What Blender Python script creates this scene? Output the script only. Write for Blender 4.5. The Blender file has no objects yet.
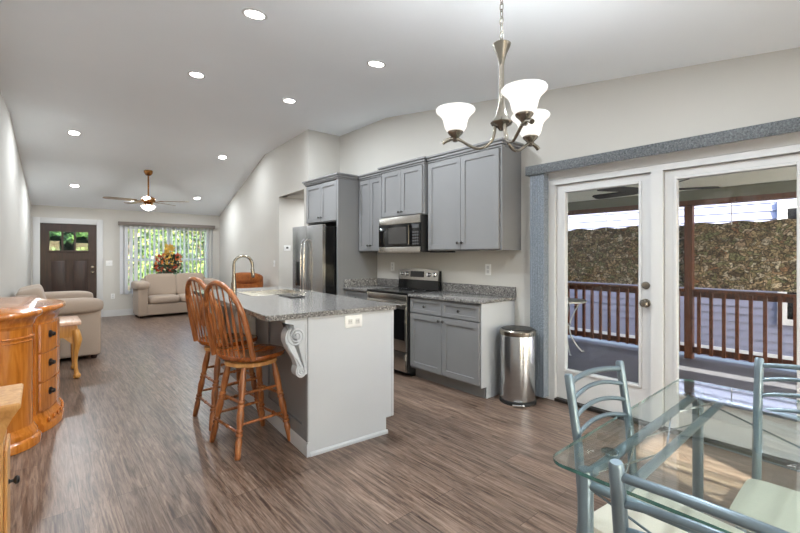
import bpy, bmesh, math, random
from mathutils import Vector, Matrix
random.seed(7)
PI = math.pi
SC = bpy.context.scene
COL = SC.collection

# ------------------------------------------------------------------ camera
FPX = 417.0
HORIZON = 255.5
CAMH = 1.39
YAW = math.atan(360.0 / FPX)          # long axis of the house vanishes left of centre
cam_d = bpy.data.cameras.new('camera')
cam_d.sensor_fit = 'HORIZONTAL'
cam_d.sensor_width = 36.0
cam_d.lens = 36.0 * FPX / 800.0
cam_d.shift_y = -(266.5 - HORIZON) / 800.0
cam_d.clip_start = 0.02
cam = bpy.data.objects.new('camera', cam_d)
COL.objects.link(cam)
cam.location = (0, 0, CAMH)
cam.rotation_euler = (PI / 2, 0, -YAW)
SC.camera = cam

# ------------------------------------------------------------------ world, sun, exposure
W = bpy.data.worlds.new('sky'); SC.world = W
W.use_nodes = True
wt = W.node_tree; wt.nodes.clear()
wo = wt.nodes.new('ShaderNodeOutputWorld'); bg = wt.nodes.new('ShaderNodeBackground')
sky = wt.nodes.new('ShaderNodeTexSky'); sky.sky_type = 'NISHITA'
sky.sun_disc = False; sky.sun_elevation = math.radians(35); sky.sun_rotation = math.radians(200)
sky.air_density = 1.0; sky.dust_density = 2.0
bg.inputs['Strength'].default_value = 0.9
wt.links.new(sky.outputs[0], bg.inputs[0]); wt.links.new(bg.outputs[0], wo.inputs[0])

sun_d = bpy.data.lights.new('sun', 'SUN'); sun_d.energy = 22.0; sun_d.angle = 0.006
sun_d.color = (1.0, 0.95, 0.87)
sun = bpy.data.objects.new('sun', sun_d); COL.objects.link(sun)
SUN_DIR = Vector((0.50, 1.0, -0.52))
sun.rotation_euler = SUN_DIR.to_track_quat('-Z', 'Y').to_euler()
sun.location = (-6, -12, 9)

SC.view_settings.view_transform = 'Standard'
SC.view_settings.look = 'None'
SC.view_settings.gamma = 1.0
SC.view_settings.use_curve_mapping = False
SC.view_settings.exposure = 0.84
CAN_W = 19.0            # watts of one recessed lamp
BULB_W = 6.8            # watts of one chandelier bulb

try:
    SC.cycles.use_denoising = True
    SC.cycles.denoising_input_passes = 'RGB_ALBEDO_NORMAL'
    SC.cycles.denoising_prefilter = 'ACCURATE'
    SC.cycles.filter_width = 1.5
    SC.cycles.max_bounces = 10
    SC.cycles.transparent_max_bounces = 24
    SC.cycles.diffuse_bounces = 6
    SC.cycles.sample_clamp_indirect = 6.0
    SC.cycles.caustics_reflective = False
    SC.cycles.caustics_refractive = False
except Exception:
    pass

# ------------------------------------------------------------------ materials
def s2l(c):
    out = []
    for v in c:
        v = v / 255.0
        out.append(v / 12.92 if v <= 0.04045 else ((v + 0.055) / 1.055) ** 2.4)
    return (out[0], out[1], out[2], 1.0)

def new_mat(name):
    m = bpy.data.materials.new(name); m.use_nodes = True
    nt = m.node_tree
    b = nt.nodes.get('Principled BSDF')
    return m, nt, b

def coords(nt, scale=(1, 1, 1), rot=(0, 0, 0), kind='Object'):
    tc = nt.nodes.new('ShaderNodeTexCoord'); mp = nt.nodes.new('ShaderNodeMapping')
    mp.inputs['Scale'].default_value = scale; mp.inputs['Rotation'].default_value = rot
    nt.links.new(tc.outputs[kind], mp.inputs['Vector'])
    return mp.outputs['Vector']

def ramp(nt, fac, stops):
    r = nt.nodes.new('ShaderNodeValToRGB')
    el = r.color_ramp.elements
    while len(el) < len(stops): el.new(0.5)
    for e, (p, c) in zip(el, stops):
        e.position = p; e.color = c
    nt.links.new(fac, r.inputs['Fac'])
    return r.outputs['Color']

def noise(nt, vec, scale, detail=4.0, rough=0.55, dist=0.0):
    n = nt.nodes.new('ShaderNodeTexNoise')
    n.inputs['Scale'].default_value = scale; n.inputs['Detail'].default_value = detail
    n.inputs['Roughness'].default_value = rough; n.inputs['Distortion'].default_value = dist
    nt.links.new(vec, n.inputs['Vector'])
    return n.outputs['Fac']

def bump(nt, b, height, strength=0.2, dist=0.01):
    bp = nt.nodes.new('ShaderNodeBump')
    bp.inputs['Strength'].default_value = strength; bp.inputs['Distance'].default_value = dist
    nt.links.new(height, bp.inputs['Height']); nt.links.new(bp.outputs['Normal'], b.inputs['Normal'])

def paint(name, rgb, rough=0.5, metal=0.0, var=0.04, nscale=6.0, bmp=0.0, bscale=120.0, spec=0.5, stretch=(1, 1, 1), coat=0.0):
    m, nt, b = new_mat(name)
    c = s2l(rgb)
    lo = tuple(max(0, v * (1 - var)) for v in c[:3]) + (1,)
    hi = tuple(min(1, v * (1 + var)) for v in c[:3]) + (1,)
    v = coords(nt, stretch)
    f = noise(nt, v, nscale)
    nt.links.new(ramp(nt, f, [(0.3, lo), (0.7, hi)]), b.inputs['Base Color'])
    b.inputs['Roughness'].default_value = rough; b.inputs['Metallic'].default_value = metal
    b.inputs['Specular IOR Level'].default_value = spec
    b.inputs['Coat Weight'].default_value = coat
    if bmp: bump(nt, b, noise(nt, v, bscale, 2.0), bmp, 0.004)
    return m

def wood(name, dark, mid, light, grain=(14, 14, 1.2), rough=0.35, coat=0.25, scale=2.2):
    m, nt, b = new_mat(name)
    v = coords(nt, grain)
    f = noise(nt, v, scale, 6.0, 0.6, 0.8)
    nt.links.new(ramp(nt, f, [(0.28, s2l(dark)), (0.52, s2l(mid)), (0.75, s2l(light))]), b.inputs['Base Color'])
    b.inputs['Roughness'].default_value = rough
    b.inputs['Coat Weight'].default_value = coat; b.inputs['Coat Roughness'].default_value = 0.15
    bump(nt, b, f, 0.06, 0.003)
    return m

def brushed(name, rgb, rough=0.28, stretch=(3, 3, 160), var=0.1):
    m, nt, b = new_mat(name)
    c = s2l(rgb)
    f = noise(nt, coords(nt, stretch), 2.0, 3.0)
    nt.links.new(ramp(nt, f, [(0.3, tuple(v * (1 - var) for v in c[:3]) + (1,)), (0.7, tuple(min(1, v * (1 + var)) for v in c[:3]) + (1,))]), b.inputs['Base Color'])
    b.inputs['Metallic'].default_value = 1.0
    b.inputs['Roughness'].default_value = rough
    return m

def fabric(name, rgb, var=0.12, scale=260.0, bmp=0.35):
    m, nt, b = new_mat(name)
    c = s2l(rgb)
    v = coords(nt)
    f = noise(nt, v, scale, 3.0, 0.7)
    nt.links.new(ramp(nt, f, [(0.3, tuple(x * (1 - var) for x in c[:3]) + (1,)), (0.7, tuple(min(1, x * (1 + var)) for x in c[:3]) + (1,))]), b.inputs['Base Color'])
    b.inputs['Roughness'].default_value = 0.95; b.inputs['Specular IOR Level'].default_value = 0.15
    b.inputs['Sheen Weight'].default_value = 0.15
    bump(nt, b, f, bmp, 0.004)
    return m

def emit(name, rgb, strength):
    m, nt, b = new_mat(name)
    b.inputs['Base Color'].default_value = (0.5, 0.5, 0.49, 1)
    f = noise(nt, coords(nt), 5.0)
    c = s2l(rgb)
    nt.links.new(ramp(nt, f, [(0.2, tuple(x * 0.97 for x in c[:3]) + (1,)), (0.8, c)]), b.inputs['Emission Color'])
    b.inputs['Emission Strength'].default_value = strength
    return m

def pane(name, tint=(1, 1, 1, 1), ior=1.45, rough=0.0):
    m = bpy.data.materials.new(name); m.use_nodes = True
    nt = m.node_tree; nt.nodes.clear()
    out = nt.nodes.new('ShaderNodeOutputMaterial'); mix = nt.nodes.new('ShaderNodeMixShader')
    tr = nt.nodes.new('ShaderNodeBsdfTransparent'); gl = nt.nodes.new('ShaderNodeBsdfGlossy')
    fr = nt.nodes.new('ShaderNodeFresnel')
    ge = nt.nodes.new('ShaderNodeNewGeometry'); mr = nt.nodes.new('ShaderNodeMapRange')   # same reflectance from both sides of the sheet
    mr.inputs['To Min'].default_value = ior; mr.inputs['To Max'].default_value = 1.0 / ior
    nt.links.new(ge.outputs['Backfacing'], mr.inputs['Value']); nt.links.new(mr.outputs[0], fr.inputs['IOR'])
    tr.inputs['Color'].default_value = tint
    gl.inputs['Roughness'].default_value = rough
    nt.links.new(fr.outputs[0], mix.inputs[0]); nt.links.new(tr.outputs[0], mix.inputs[1]); nt.links.new(gl.outputs[0], mix.inputs[2])
    nt.links.new(mix.outputs[0], out.inputs[0])
    return m

M = {}
M['wall'] = paint('wall_paint', (203, 200, 194), 0.85, var=0.015, nscale=1.2, bmp=0.05, bscale=220, spec=0.2)
M['ceiling'] = paint('ceiling_paint', (243, 248, 253), 0.9, var=0.012, nscale=1.0, bmp=0.06, bscale=160, spec=0.15)
M['white'] = paint('white_gloss_paint', (206, 206, 206), 0.4, var=0.01, nscale=3)
M['cab'] = paint('grey_cabinet_paint', (127, 127, 128), 0.38, var=0.02, nscale=3)
M['cab_lit_trim'] = paint('lit_cabinet_and_trim_paint', (192, 195, 199), 0.38, var=0.015, nscale=3)  # cabinet grey lightened to carry the light on end panels; also used for trim
M['steel'] = brushed('stainless_steel', (178, 179, 181), 0.24)
M['steelh'] = brushed('stainless_steel_level', (188, 184, 178), 0.25, (160, 3, 160))
M['nickel'] = brushed('brushed_nickel', (144, 138, 128), 0.25, (20, 20, 20), 0.05)
M['chrome'] = brushed('chrome', (225, 226, 228), 0.08, (5, 5, 5), 0.02)
M['pewter'] = paint('dark_pewter', (72, 70, 68), 0.35, 0.9, 0.1, 30)
M['black'] = paint('black_enamel', (16, 16, 17), 0.18, 0.0, 0.15, 8)
M['blackmatte'] = paint('black_plastic', (26, 26, 27), 0.5, 0.0, 0.15, 20)
M['darkglass'] = paint('dark_oven_glass', (10, 10, 12), 0.06, 0.0, 0.1, 4)
M['oakred'] = wood('honey_oak', (92, 48, 22), (156, 92, 46), (198, 134, 80), rough=0.3, coat=0.4)
M['oaklight'] = wood('light_oak', (176, 120, 62), (204, 150, 88), (222, 176, 116), rough=0.4)
M['seatwood'] = wood('honey_oak_seat', (92, 44, 16), (150, 80, 32), (180, 108, 52), grain=(2, 16, 14), rough=0.25, coat=0.5)
M['cherry'] = wood('amber_cherry', (152, 84, 24), (192, 114, 40), (208, 134, 56), rough=0.22, coat=0.6)
M['cherrydark'] = wood('red_cherry', (96, 36, 12), (140, 58, 22), (160, 76, 32), rough=0.22, coat=0.6)
M['etable'] = wood('golden_oak', (178, 118, 52), (204, 146, 72), (220, 168, 96), rough=0.3, coat=0.3)
M['etop'] = wood('pale_oak_top', (196, 152, 120), (214, 176, 148), (226, 194, 170), grain=(12, 1.2, 12), rough=0.25)
M['doorwood'] = wood('mahogany_stain', (28, 12, 8), (46, 23, 15), (64, 35, 24), rough=0.42, coat=0.08)
M['redwood'] = wood('stained_deck_wood', (66, 34, 18), (98, 54, 30), (122, 72, 44), rough=0.6, coat=0.0)
M['sofa'] = fabric('taupe_upholstery', (170, 153, 138), 0.10, 220)
M['recliner'] = fabric('rust_brown_upholstery', (150, 88, 44), 0.35, 14)
M['cream'] = fabric('cream_seat_cloth', (206, 200, 186), 0.05, 300, 0.15)
M['bluegrey'] = paint('blue_grey_metal_paint', (128, 144, 154), 0.32, 0.65, 0.05, 10)
M['pane'] = pane('window_glass', (0.97, 0.985, 0.98, 1), 1.45)
M['shade_glass'] = emit('lit_frosted_glass', (255, 250, 242), 0.5)
M['canlight'] = emit('lit_lens', (255, 250, 242), 12.0)
M['brass'] = paint('antique_brass', (150, 104, 58), 0.25, 1.0, 0.15, 12)
M['plastic'] = paint('white_plastic', (236, 236, 234), 0.35, var=0.01)
M['siding'] = paint('lavender_grey_siding', (132, 134, 156), 0.7, var=0.03, nscale=3)
M['concrete'] = paint('dark_porch_concrete', (92, 92, 96), 0.55, var=0.12, nscale=4, bmp=0.1, bscale=60)
M['soffit'] = paint('soffit_vinyl', (238, 240, 232), 0.6, var=0.02)
M['header'] = paint('shaded_header_paint', (118, 120, 106), 0.6, var=0.04)  # shade on the lower header put into its colour
M['lawn'] = paint('lawn', (84, 106, 48), 0.9, var=0.35, nscale=30, bmp=0.4, bscale=90)
M['leafA'] = paint('leaf_green', (76, 100, 42), 0.6, var=0.4, nscale=9)
M['leafB'] = paint('leaf_yellow_green', (108, 120, 56), 0.6, var=0.35, nscale=9)
M['leafC'] = paint('leaf_dark_green', (40, 56, 34), 0.6, var=0.4, nscale=9)
M['bark'] = paint('bark', (92, 78, 64), 0.9, var=0.3, nscale=20, bmp=0.5, bscale=40)
M['rubber'] = paint('black_rubber', (22, 22, 22), 0.8, var=0.1)
M['fanblade'] = wood('walnut_blade', (88, 66, 46), (120, 94, 68), (146, 120, 92), rough=0.35)
M['fanblack'] = paint('black_fan_blade', (20, 19, 18), 0.5, var=0.1)
M['vane'] = fabric('white_blind_vane', (214, 214, 216), 0.03, 300, 0.05)
M['browntrim'] = paint('taupe_valance', (120, 110, 104), 0.6, var=0.05)
M['bistro'] = paint('pale_metal_paint', (176, 178, 176), 0.4, 0.4, 0.05)
M['teal'] = paint('dark_teal_wicker', (26, 48, 48), 0.7, 0, 0.3, 40)

def blind_mat():
    m, nt, b = new_mat('speckled_grey_blue_vinyl')
    v = coords(nt, (1, 1, 1))
    f = noise(nt, v, 90.0, 5.0, 0.75)
    nt.links.new(ramp(nt, f, [(0.33, s2l((88, 96, 106))), (0.5, s2l((120, 128, 138))), (0.68, s2l((154, 162, 170)))]), b.inputs['Base Color'])
    b.inputs['Roughness'].default_value = 0.6
    bump(nt, b, f, 0.3, 0.004)
    return m
M['blind'] = blind_mat()
def valance_mat():
    m, nt, b = new_mat('speckled_charcoal_vinyl')
    f = noise(nt, coords(nt), 75.0, 5.0, 0.75)
    nt.links.new(ramp(nt, f, [(0.36, s2l((44, 46, 48))), (0.52, s2l((92, 96, 99))), (0.7, s2l((132, 136, 140)))]), b.inputs['Base Color'])
    b.inputs['Roughness'].default_value = 0.5
    bump(nt, b, f, 0.35, 0.005)
    return m
M['valance'] = valance_mat()

def granite():
    m, nt, b = new_mat('speckled_granite')
    v = coords(nt)
    n1 = noise(nt, v, 92.0, 3.0, 0.75)
    n2 = noise(nt, v, 30.0, 4.0, 0.65)
    vo = nt.nodes.new('ShaderNodeTexVoronoi'); vo.inputs['Scale'].default_value = 95.0
    nt.links.new(v, vo.inputs['Vector'])
    c1 = ramp(nt, n1, [(0.39, s2l((30, 30, 32))), (0.49, s2l((92, 90, 88))), (0.58, s2l((148, 145, 142))), (0.68, s2l((232, 230, 226)))])
    c2 = ramp(nt, n2, [(0.35, s2l((76, 72, 70))), (0.65, s2l((196, 192, 188)))])
    mx = nt.nodes.new('ShaderNodeMix'); mx.data_type = 'RGBA'; mx.inputs[0].default_value = 0.22
    nt.links.new(c1, mx.inputs[6]); nt.links.new(c2, mx.inputs[7])
    nt.links.new(mx.outputs[2], b.inputs['Base Color'])
    b.inputs['Roughness'].default_value = 0.12
    b.inputs['Specular IOR Level'].default_value = 0.32
    return m
M['granite'] = granite()

def plank_floor():
    m, nt, b = new_mat('vinyl_plank_floor')
    v = coords(nt, (1, 1, 1), (0, 0, PI / 2))
    br = nt.nodes.new('ShaderNodeTexBrick')
    br.offset = 0.37; br.offset_frequency = 2
    br.inputs['Scale'].default_value = 1.0
    br.inputs['Brick Width'].default_value = 1.22; br.inputs['Row Height'].default_value = 0.17
    br.inputs['Mortar Size'].default_value = 0.0018; br.inputs['Mortar Smooth'].default_value = 0.3
    br.inputs['Color1'].default_value = (0.0, 0.0, 0.0, 1); br.inputs['Color2'].default_value = (1, 1, 1, 1)
    br.inputs['Mortar'].default_value = (0.1, 0.1, 0.1, 1)
    nt.links.new(v, br.inputs['Vector'])
    # plank id shifts the grain lookup so that grain breaks at seams
    add = nt.nodes.new('ShaderNodeVectorMath'); add.operation = 'MULTIPLY_ADD'
    nt.links.new(br.outputs['Color'], add.inputs[0]); add.inputs[1].default_value = (7.3, 5.1, 3.7)
    v2 = coords(nt, (17.0, 1.5, 1.0))
    nt.links.new(v2, add.inputs[2])
    g1 = noise(nt, add.outputs[0], 1.5, 7.0, 0.62, 1.6)
    v3 = coords(nt, (62.0, 3.0, 1.0))
    g2 = noise(nt, v3, 1.0, 5.0, 0.7, 0.9)
    c1 = ramp(nt, g1, [(0.34, s2l((50, 36, 29))), (0.43, s2l((92, 72, 60))), (0.55, s2l((120, 99, 85))), (0.70, s2l((156, 135, 120)))])
    c2 = ramp(nt, g2, [(0.42, s2l((66, 50, 41))), (0.50, s2l((118, 99, 86))), (0.58, s2l((150, 131, 117)))])
    mx = nt.nodes.new('ShaderNodeMix'); mx.data_type = 'RGBA'; mx.inputs[0].default_value = 0.45
    nt.links.new(c1, mx.inputs[6]); nt.links.new(c2, mx.inputs[7])
    tint = ramp(nt, br.outputs['Color'], [(0.0, (0.78, 0.78, 0.79, 1)), (1.0, (1.16, 1.14, 1.12, 1))])
    mu = nt.nodes.new('ShaderNodeMix'); mu.data_type = 'RGBA'; mu.blend_type = 'MULTIPLY'; mu.inputs[0].default_value = 1.0
    nt.links.new(mx.outputs[2], mu.inputs[6]); nt.links.new(tint, mu.inputs[7])
    seam = nt.nodes.new('ShaderNodeMix'); seam.data_type = 'RGBA'
    nt.links.new(br.outputs['Fac'], seam.inputs[0]); nt.links.new(mu.outputs[2], seam.inputs[6]); seam.inputs[7].default_value = s2l((74, 58, 50))
    nt.links.new(seam.outputs[2], b.inputs['Base Color'])
    rr = nt.nodes.new('ShaderNodeMapRange'); rr.inputs['To Min'].default_value = 0.26; rr.inputs['To Max'].default_value = 0.42
    nt.links.new(g2, rr.inputs['Value']); nt.links.new(rr.outputs[0], b.inputs['Roughness'])
    bump(nt, b, g1, 0.08, 0.004)
    return m
M['floor'] = plank_floor()

def camo():
    m = bpy.data.materials.new('leaf_camouflage_netting'); m.use_nodes = True
    nt = m.node_tree; b = nt.nodes.get('Principled BSDF'); out = nt.nodes.get('Material Output')
    v = coords(nt, (1, 1, 1.35))
    n0 = nt.nodes.new('ShaderNodeTexNoise'); n0.inputs['Scale'].default_value = 7.0
    nt.links.new(v, n0.inputs['Vector'])
    mixv = nt.nodes.new('ShaderNodeVectorMath'); mixv.operation = 'MULTIPLY_ADD'
    nt.links.new(n0.outputs['Color'], mixv.inputs[0]); mixv.inputs[1].default_value = (0.26, 0.26, 0.26); nt.links.new(v, mixv.inputs[2])
    vo = nt.nodes.new('ShaderNodeTexVoronoi'); vo.inputs['Scale'].default_value = 17.0
    nt.links.new(mixv.outputs[0], vo.inputs['Vector'])
    sep = nt.nodes.new('ShaderNodeSeparateColor'); nt.links.new(vo.outputs['Color'], sep.inputs[0])
    cells = ramp(nt, sep.outputs[0], [(0.0, s2l((92, 78, 60))), (0.25, s2l((160, 140, 108))), (0.45, s2l((132, 138, 102))), (0.65, s2l((196, 172, 140))), (0.82, s2l((216, 210, 192))), (1.0, s2l((150, 108, 74)))])
    edge = nt.nodes.new('ShaderNodeTexVoronoi'); edge.feature = 'DISTANCE_TO_EDGE'; edge.inputs['Scale'].default_value = 17.0
    nt.links.new(mixv.outputs[0], edge.inputs['Vector'])
    ef = ramp(nt, edge.outputs['Distance'], [(0.0, (0.10, 0.10, 0.08, 1)), (0.16, (1, 1, 1, 1))])
    fine = ramp(nt, noise(nt, v, 42.0, 5.0, 0.75), [(0.36, (0.16, 0.16, 0.15, 1)), (0.64, (1.5, 1.45, 1.4, 1))])
    a = nt.nodes.new('ShaderNodeMix'); a.data_type = 'RGBA'; a.blend_type = 'MULTIPLY'; a.inputs[0].default_value = 1.0
    nt.links.new(cells, a.inputs[6]); nt.links.new(ef, a.inputs[7])
    a2 = nt.nodes.new('ShaderNodeMix'); a2.data_type = 'RGBA'; a2.blend_type = 'MULTIPLY'; a2.inputs[0].default_value = 1.0
    nt.links.new(a.outputs[2], a2.inputs[6]); nt.links.new(fine, a2.inputs[7])
    nt.links.new(a2.outputs[2], b.inputs['Base Color'])
    b.inputs['Roughness'].default_value = 0.9
    return m
M['camo'] = camo()

def table_glass():
    top = pane('clear_table_glass', (0.93, 0.97, 0.955, 1), 1.55)
    m, nt, b = new_mat('green_glass_edge')
    f = noise(nt, coords(nt), 18.0)
    nt.links.new(ramp(nt, f, [(0.3, s2l((40, 84, 80))), (0.7, s2l((92, 140, 132)))]), b.inputs['Base Color'])
    b.inputs['Roughness'].default_value = 0.1
    b.inputs['Transmission Weight'].default_value = 0.35
    return top, m
M['tglass'], M['tedge'] = table_glass()

# ------------------------------------------------------------------ mesh helpers
INV = {}       # root object name -> world->local matrix

class MB:
    """collects shapes in one bmesh; root given -> coordinates are world coordinates"""
    def __init__(s, root=None):
        s.bm = bmesh.new(); s.M = INV[root.name].copy() if root is not None else Matrix.Identity(4); s.X = Matrix.Identity(4)
        s.mi = 0
    def v(s, p): return s.bm.verts.new((s.M @ s.X @ Vector(p)))
    def f(s, vs):
        try:
            fc = s.bm.faces.new(vs); fc.material_index = s.mi; return fc
        except ValueError:
            return None
    def box(s, x0, x1, y0, y1, z0, z1, bev=0.0, seg=2):
        vs = [s.v(p) for p in ((x0, y0, z0), (x1, y0, z0), (x1, y1, z0), (x0, y1, z0), (x0, y0, z1), (x1, y0, z1), (x1, y1, z1), (x0, y1, z1))]
        fs = [s.f([vs[i] for i in q]) for q in ((3, 2, 1, 0), (4, 5, 6, 7), (0, 1, 5, 4), (1, 2, 6, 5), (2, 3, 7, 6), (3, 0, 4, 7))]
        if bev > 0:
            es = set(e for f in fs for e in f.edges)
            bmesh.ops.bevel(s.bm, geom=list(es), offset=bev, segments=seg, affect='EDGES', profile=0.6)
        return s
    def prism(s, pts, vec):
        a = [s.v(p) for p in pts]; b = [s.v(Vector(p) + Vector(vec)) for p in pts]
        n = len(pts)
        s.f(a[::-1]); s.f(b)
        for i in range(n): s.f([a[i], a[(i + 1) % n], b[(i + 1) % n], b[i]])
        return s
    def ngon_stack(s, rings, closed=True, cap=True):
        R = [[s.v(p) for p in r] for r in rings]
        n = len(R[0])
        for i in range(len(R) - 1):
            for j in range(n if closed else n - 1):
                s.f([R[i][j], R[i][(j + 1) % n], R[i + 1][(j + 1) % n], R[i + 1][j]])
        if cap:
            s.f(R[0][::-1]); s.f(R[-1])
        return s
    def tube(s, pts, r, seg=10, cap=True, flat=1.0):
        pts = [Vector(p) for p in pts]
        rs = r if isinstance(r, (list, tuple)) else [r] * len(pts)
        t0 = (pts[1] - pts[0]).normalized()
        up = Vector((0, 0, 1)) if abs(t0.z) < 0.9 else Vector((1, 0, 0))
        nrm = (up - t0 * up.dot(t0)).normalized()
        rings = []
        for i, p in enumerate(pts):
            if i == 0: t = t0
            elif i == len(pts) - 1: t = (pts[i] - pts[i - 1]).normalized()
            else: t = ((pts[i + 1] - pts[i]).normalized() + (pts[i] - pts[i - 1]).normalized()).normalized()
            nrm = (nrm - t * nrm.dot(t)).normalized()
            bi = t.cross(nrm)
            rings.append([p + (nrm * math.cos(2 * PI * k / seg) * flat + bi * math.sin(2 * PI * k / seg)) * rs[i] for k in range(seg)])
        s.ngon_stack(rings, True, cap)
        return s
    def lathe(s, prof, c=(0, 0, 0), axis=(0, 0, 1), seg=20, cap=True):
        ax = Vector(axis).normalized(); q = Vector((0, 0, 1)).rotation_difference(ax)
        c = Vector(c)
        rings = [[c + q @ Vector((max(r, 1e-4) * math.cos(2 * PI * k / seg), max(r, 1e-4) * math.sin(2 * PI * k / seg), z)) for k in range(seg)] for r, z in prof]
        return s.ngon_stack(rings, True, cap)
    def sq(s, c, h, e1=0.35, e2=0.35, nu=24, nv=14):
        """superquadric pillow"""
        def pw(v, e): return math.copysign(abs(v) ** e, v)
        rings = []
        for i in range(nv + 1):
            a = -PI / 2 + PI * i / nv
            a = max(-PI / 2 + 0.02, min(PI / 2 - 0.02, a))
            rings.append([(c[0] + h[0] * pw(math.cos(a), e1) * pw(math.cos(2 * PI * k / nu), e2),
                           c[1] + h[1] * pw(math.cos(a), e1) * pw(math.sin(2 * PI * k / nu), e2),
                           c[2] + h[2] * pw(math.sin(a), e1)) for k in range(nu)])
        return s.ngon_stack(rings, True, True)
    def sphere(s, c, r, nu=14, nv=9): return s.sq(c, (r, r, r), 1.0, 1.0, nu, nv)
    def leaf(s, c, d, n, l, w):
        d = Vector(d).normalized(); n = Vector(n); n = (n - d * n.dot(d)).normalized(); b = d.cross(n)
        c = Vector(c)
        s.f([s.v(c), s.v(c + d * l * 0.45 + b * w * 0.5 + n * l * 0.08), s.v(c + d * l), s.v(c + d * l * 0.45 - b * w * 0.5 + n * l * 0.08)])
        return s
    def build(s, name, mat, parent=None, sharp=38.0):
        bmesh.ops.recalc_face_normals(s.bm, faces=s.bm.faces[:])
        me = bpy.data.meshes.new(name)
        s.bm.to_mesh(me); s.bm.free()
        for p in me.polygons: p.use_smooth = True
        me.set_sharp_from_angle(angle=math.radians(sharp))
        for mm in (mat if isinstance(mat, (list, tuple)) else [mat]): me.materials.append(mm)
        o = bpy.data.objects.new(name, me); COL.objects.link(o)
        if parent is not None:
            o.parent = parent
            if parent.name in INV: INV[o.name] = INV[parent.name]
        return o

def tag(o, label, cat, group=None, kind=None):
    o['label'] = label; o['category'] = cat
    if group: o['group'] = group
    if kind: o['kind'] = kind
    return o

def thing(name, label, cat, loc=(0, 0, 0), rz=0.0, group=None, kind=None, rx=0.0):
    o = bpy.data.objects.new(name, None); COL.objects.link(o)
    o.empty_display_size = 0.1
    o.location = loc; o.rotation_euler = (rx, 0, rz)
    INV[o.name] = (Matrix.Translation(loc) @ Matrix.Rotation(rz, 4, 'Z') @ Matrix.Rotation(rx, 4, 'X')).inverted()
    return tag(o, label, cat, group, kind)

def struct(o):
    o['kind'] = 'structure'
    return o

def label(o, t):
    o['label'] = t
    return o

def copy_tree(o, parent=None):
    c = o.copy(); COL.objects.link(c)
    if parent is not None: c.parent = parent
    for ch in list(o.children): copy_tree(ch, c)
    return c

def dup(root, loc, rz, lab):
    c = copy_tree(root)
    c.location = loc; c.rotation_euler[2] = rz
    c['label'] = lab
    return c

# ------------------------------------------------------------------ room shell
Y_NEAR, Y_FAR = -2.6, 11.5
Y_R1, Y_R2 = 4.65, 7.9
Z_FLAT, Z_END = 3.36, 2.44
K_NEAR = 0.1425
def zc(y):
    if y <= Y_R1: return Z_FLAT - K_NEAR * (Y_R1 - y)
    if y <= Y_R2: return Z_FLAT
    return Z_FLAT + (Z_END - Z_FLAT) * (y - Y_R2) / (Y_FAR - Y_R2)
XL = -0.36      # left wall
XR = 3.75       # kitchen wall
XA0, YA0, XA1 = 3.17, 5.87, 3.60     # closet wall runs from (XA0,YA0) to (XA1,Y_FAR)
def xa(y): return XA0 + (XA1 - XA0) * (y - YA0) / (Y_FAR - YA0)

def wall_run(mb, p0, p1, off, z0=0.0, z1=None):
    """wall slab between two plan points, thickness vector off, top follows the ceiling"""
    (x0, y0), (x1, y1) = p0, p1
    ys = [y0] + [b for b in sorted((Y_R1, Y_R2), reverse=y1 < y0) if min(y0, y1) < b < max(y0, y1)] + [y1]
    pts = [(x0, y0, z0), (x1, y1, z0)]
    top = []
    for y in ys:
        t = 0 if y1 == y0 else (y - y0) / (y1 - y0)
        x = x0 + (x1 - x0) * t
        top.append((x, y, zc(y) if z1 is None else z1))
    if y0 == y1: top = [(x0, y0, zc(y0) if z1 is None else z1), (x1, y1, zc(y1) if z1 is None else z1)]
    mb.prism(pts + top[::-1], off)

mb = MB(); mb.box(-0.9, 5.2, Y_NEAR - 0.15, Y_FAR + 0.15, -0.12, 0.0)
# keep the interior floor inside the house: trim it at the porch
mb.bm.free(); mb = MB()
mb.prism([(-0.5, Y_NEAR - 0.15, -0.12), (XR + 0.12, Y_NEAR - 0.15, -0.12), (XR + 0.12, 5.9, -0.12), (5.0, 5.9, -0.12), (5.0, Y_FAR + 0.15, -0.12), (-0.5, Y_FAR + 0.15, -0.12)], (0, 0, 0.12))
struct(mb.build('floor', M['floor']))

mb = MB()
prof = [(Y_NEAR - 0.15, zc(Y_NEAR - 0.15)), (Y_R1, Z_FLAT), (Y_R2, Z_FLAT), (Y_FAR + 0.15, zc(Y_FAR + 0.15))]
mb.prism([(-0.5, y, z) for y, z in prof] + [(-0.5, y, z + 0.12) for y, z in prof[::-1]], (5.5 + 0.0, 0, 0))
struct(mb.build('ceiling', M['ceiling']))

# right (kitchen) wall with the patio door opening
DY0, DY1, DZ = 0.16, 2.11, 2.115
mb = MB()
T = (0.12, 0, 0)
wall_run(mb, (XR, Y_NEAR - 0.12), (XR, DY0), T)
wall_run(mb, (XR, DY0), (XR, DY1), T, DZ)
wall_run(mb, (XR, DY1), (XR, YA0), T)
struct(mb.build('wall_right', M['wall']))
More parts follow.
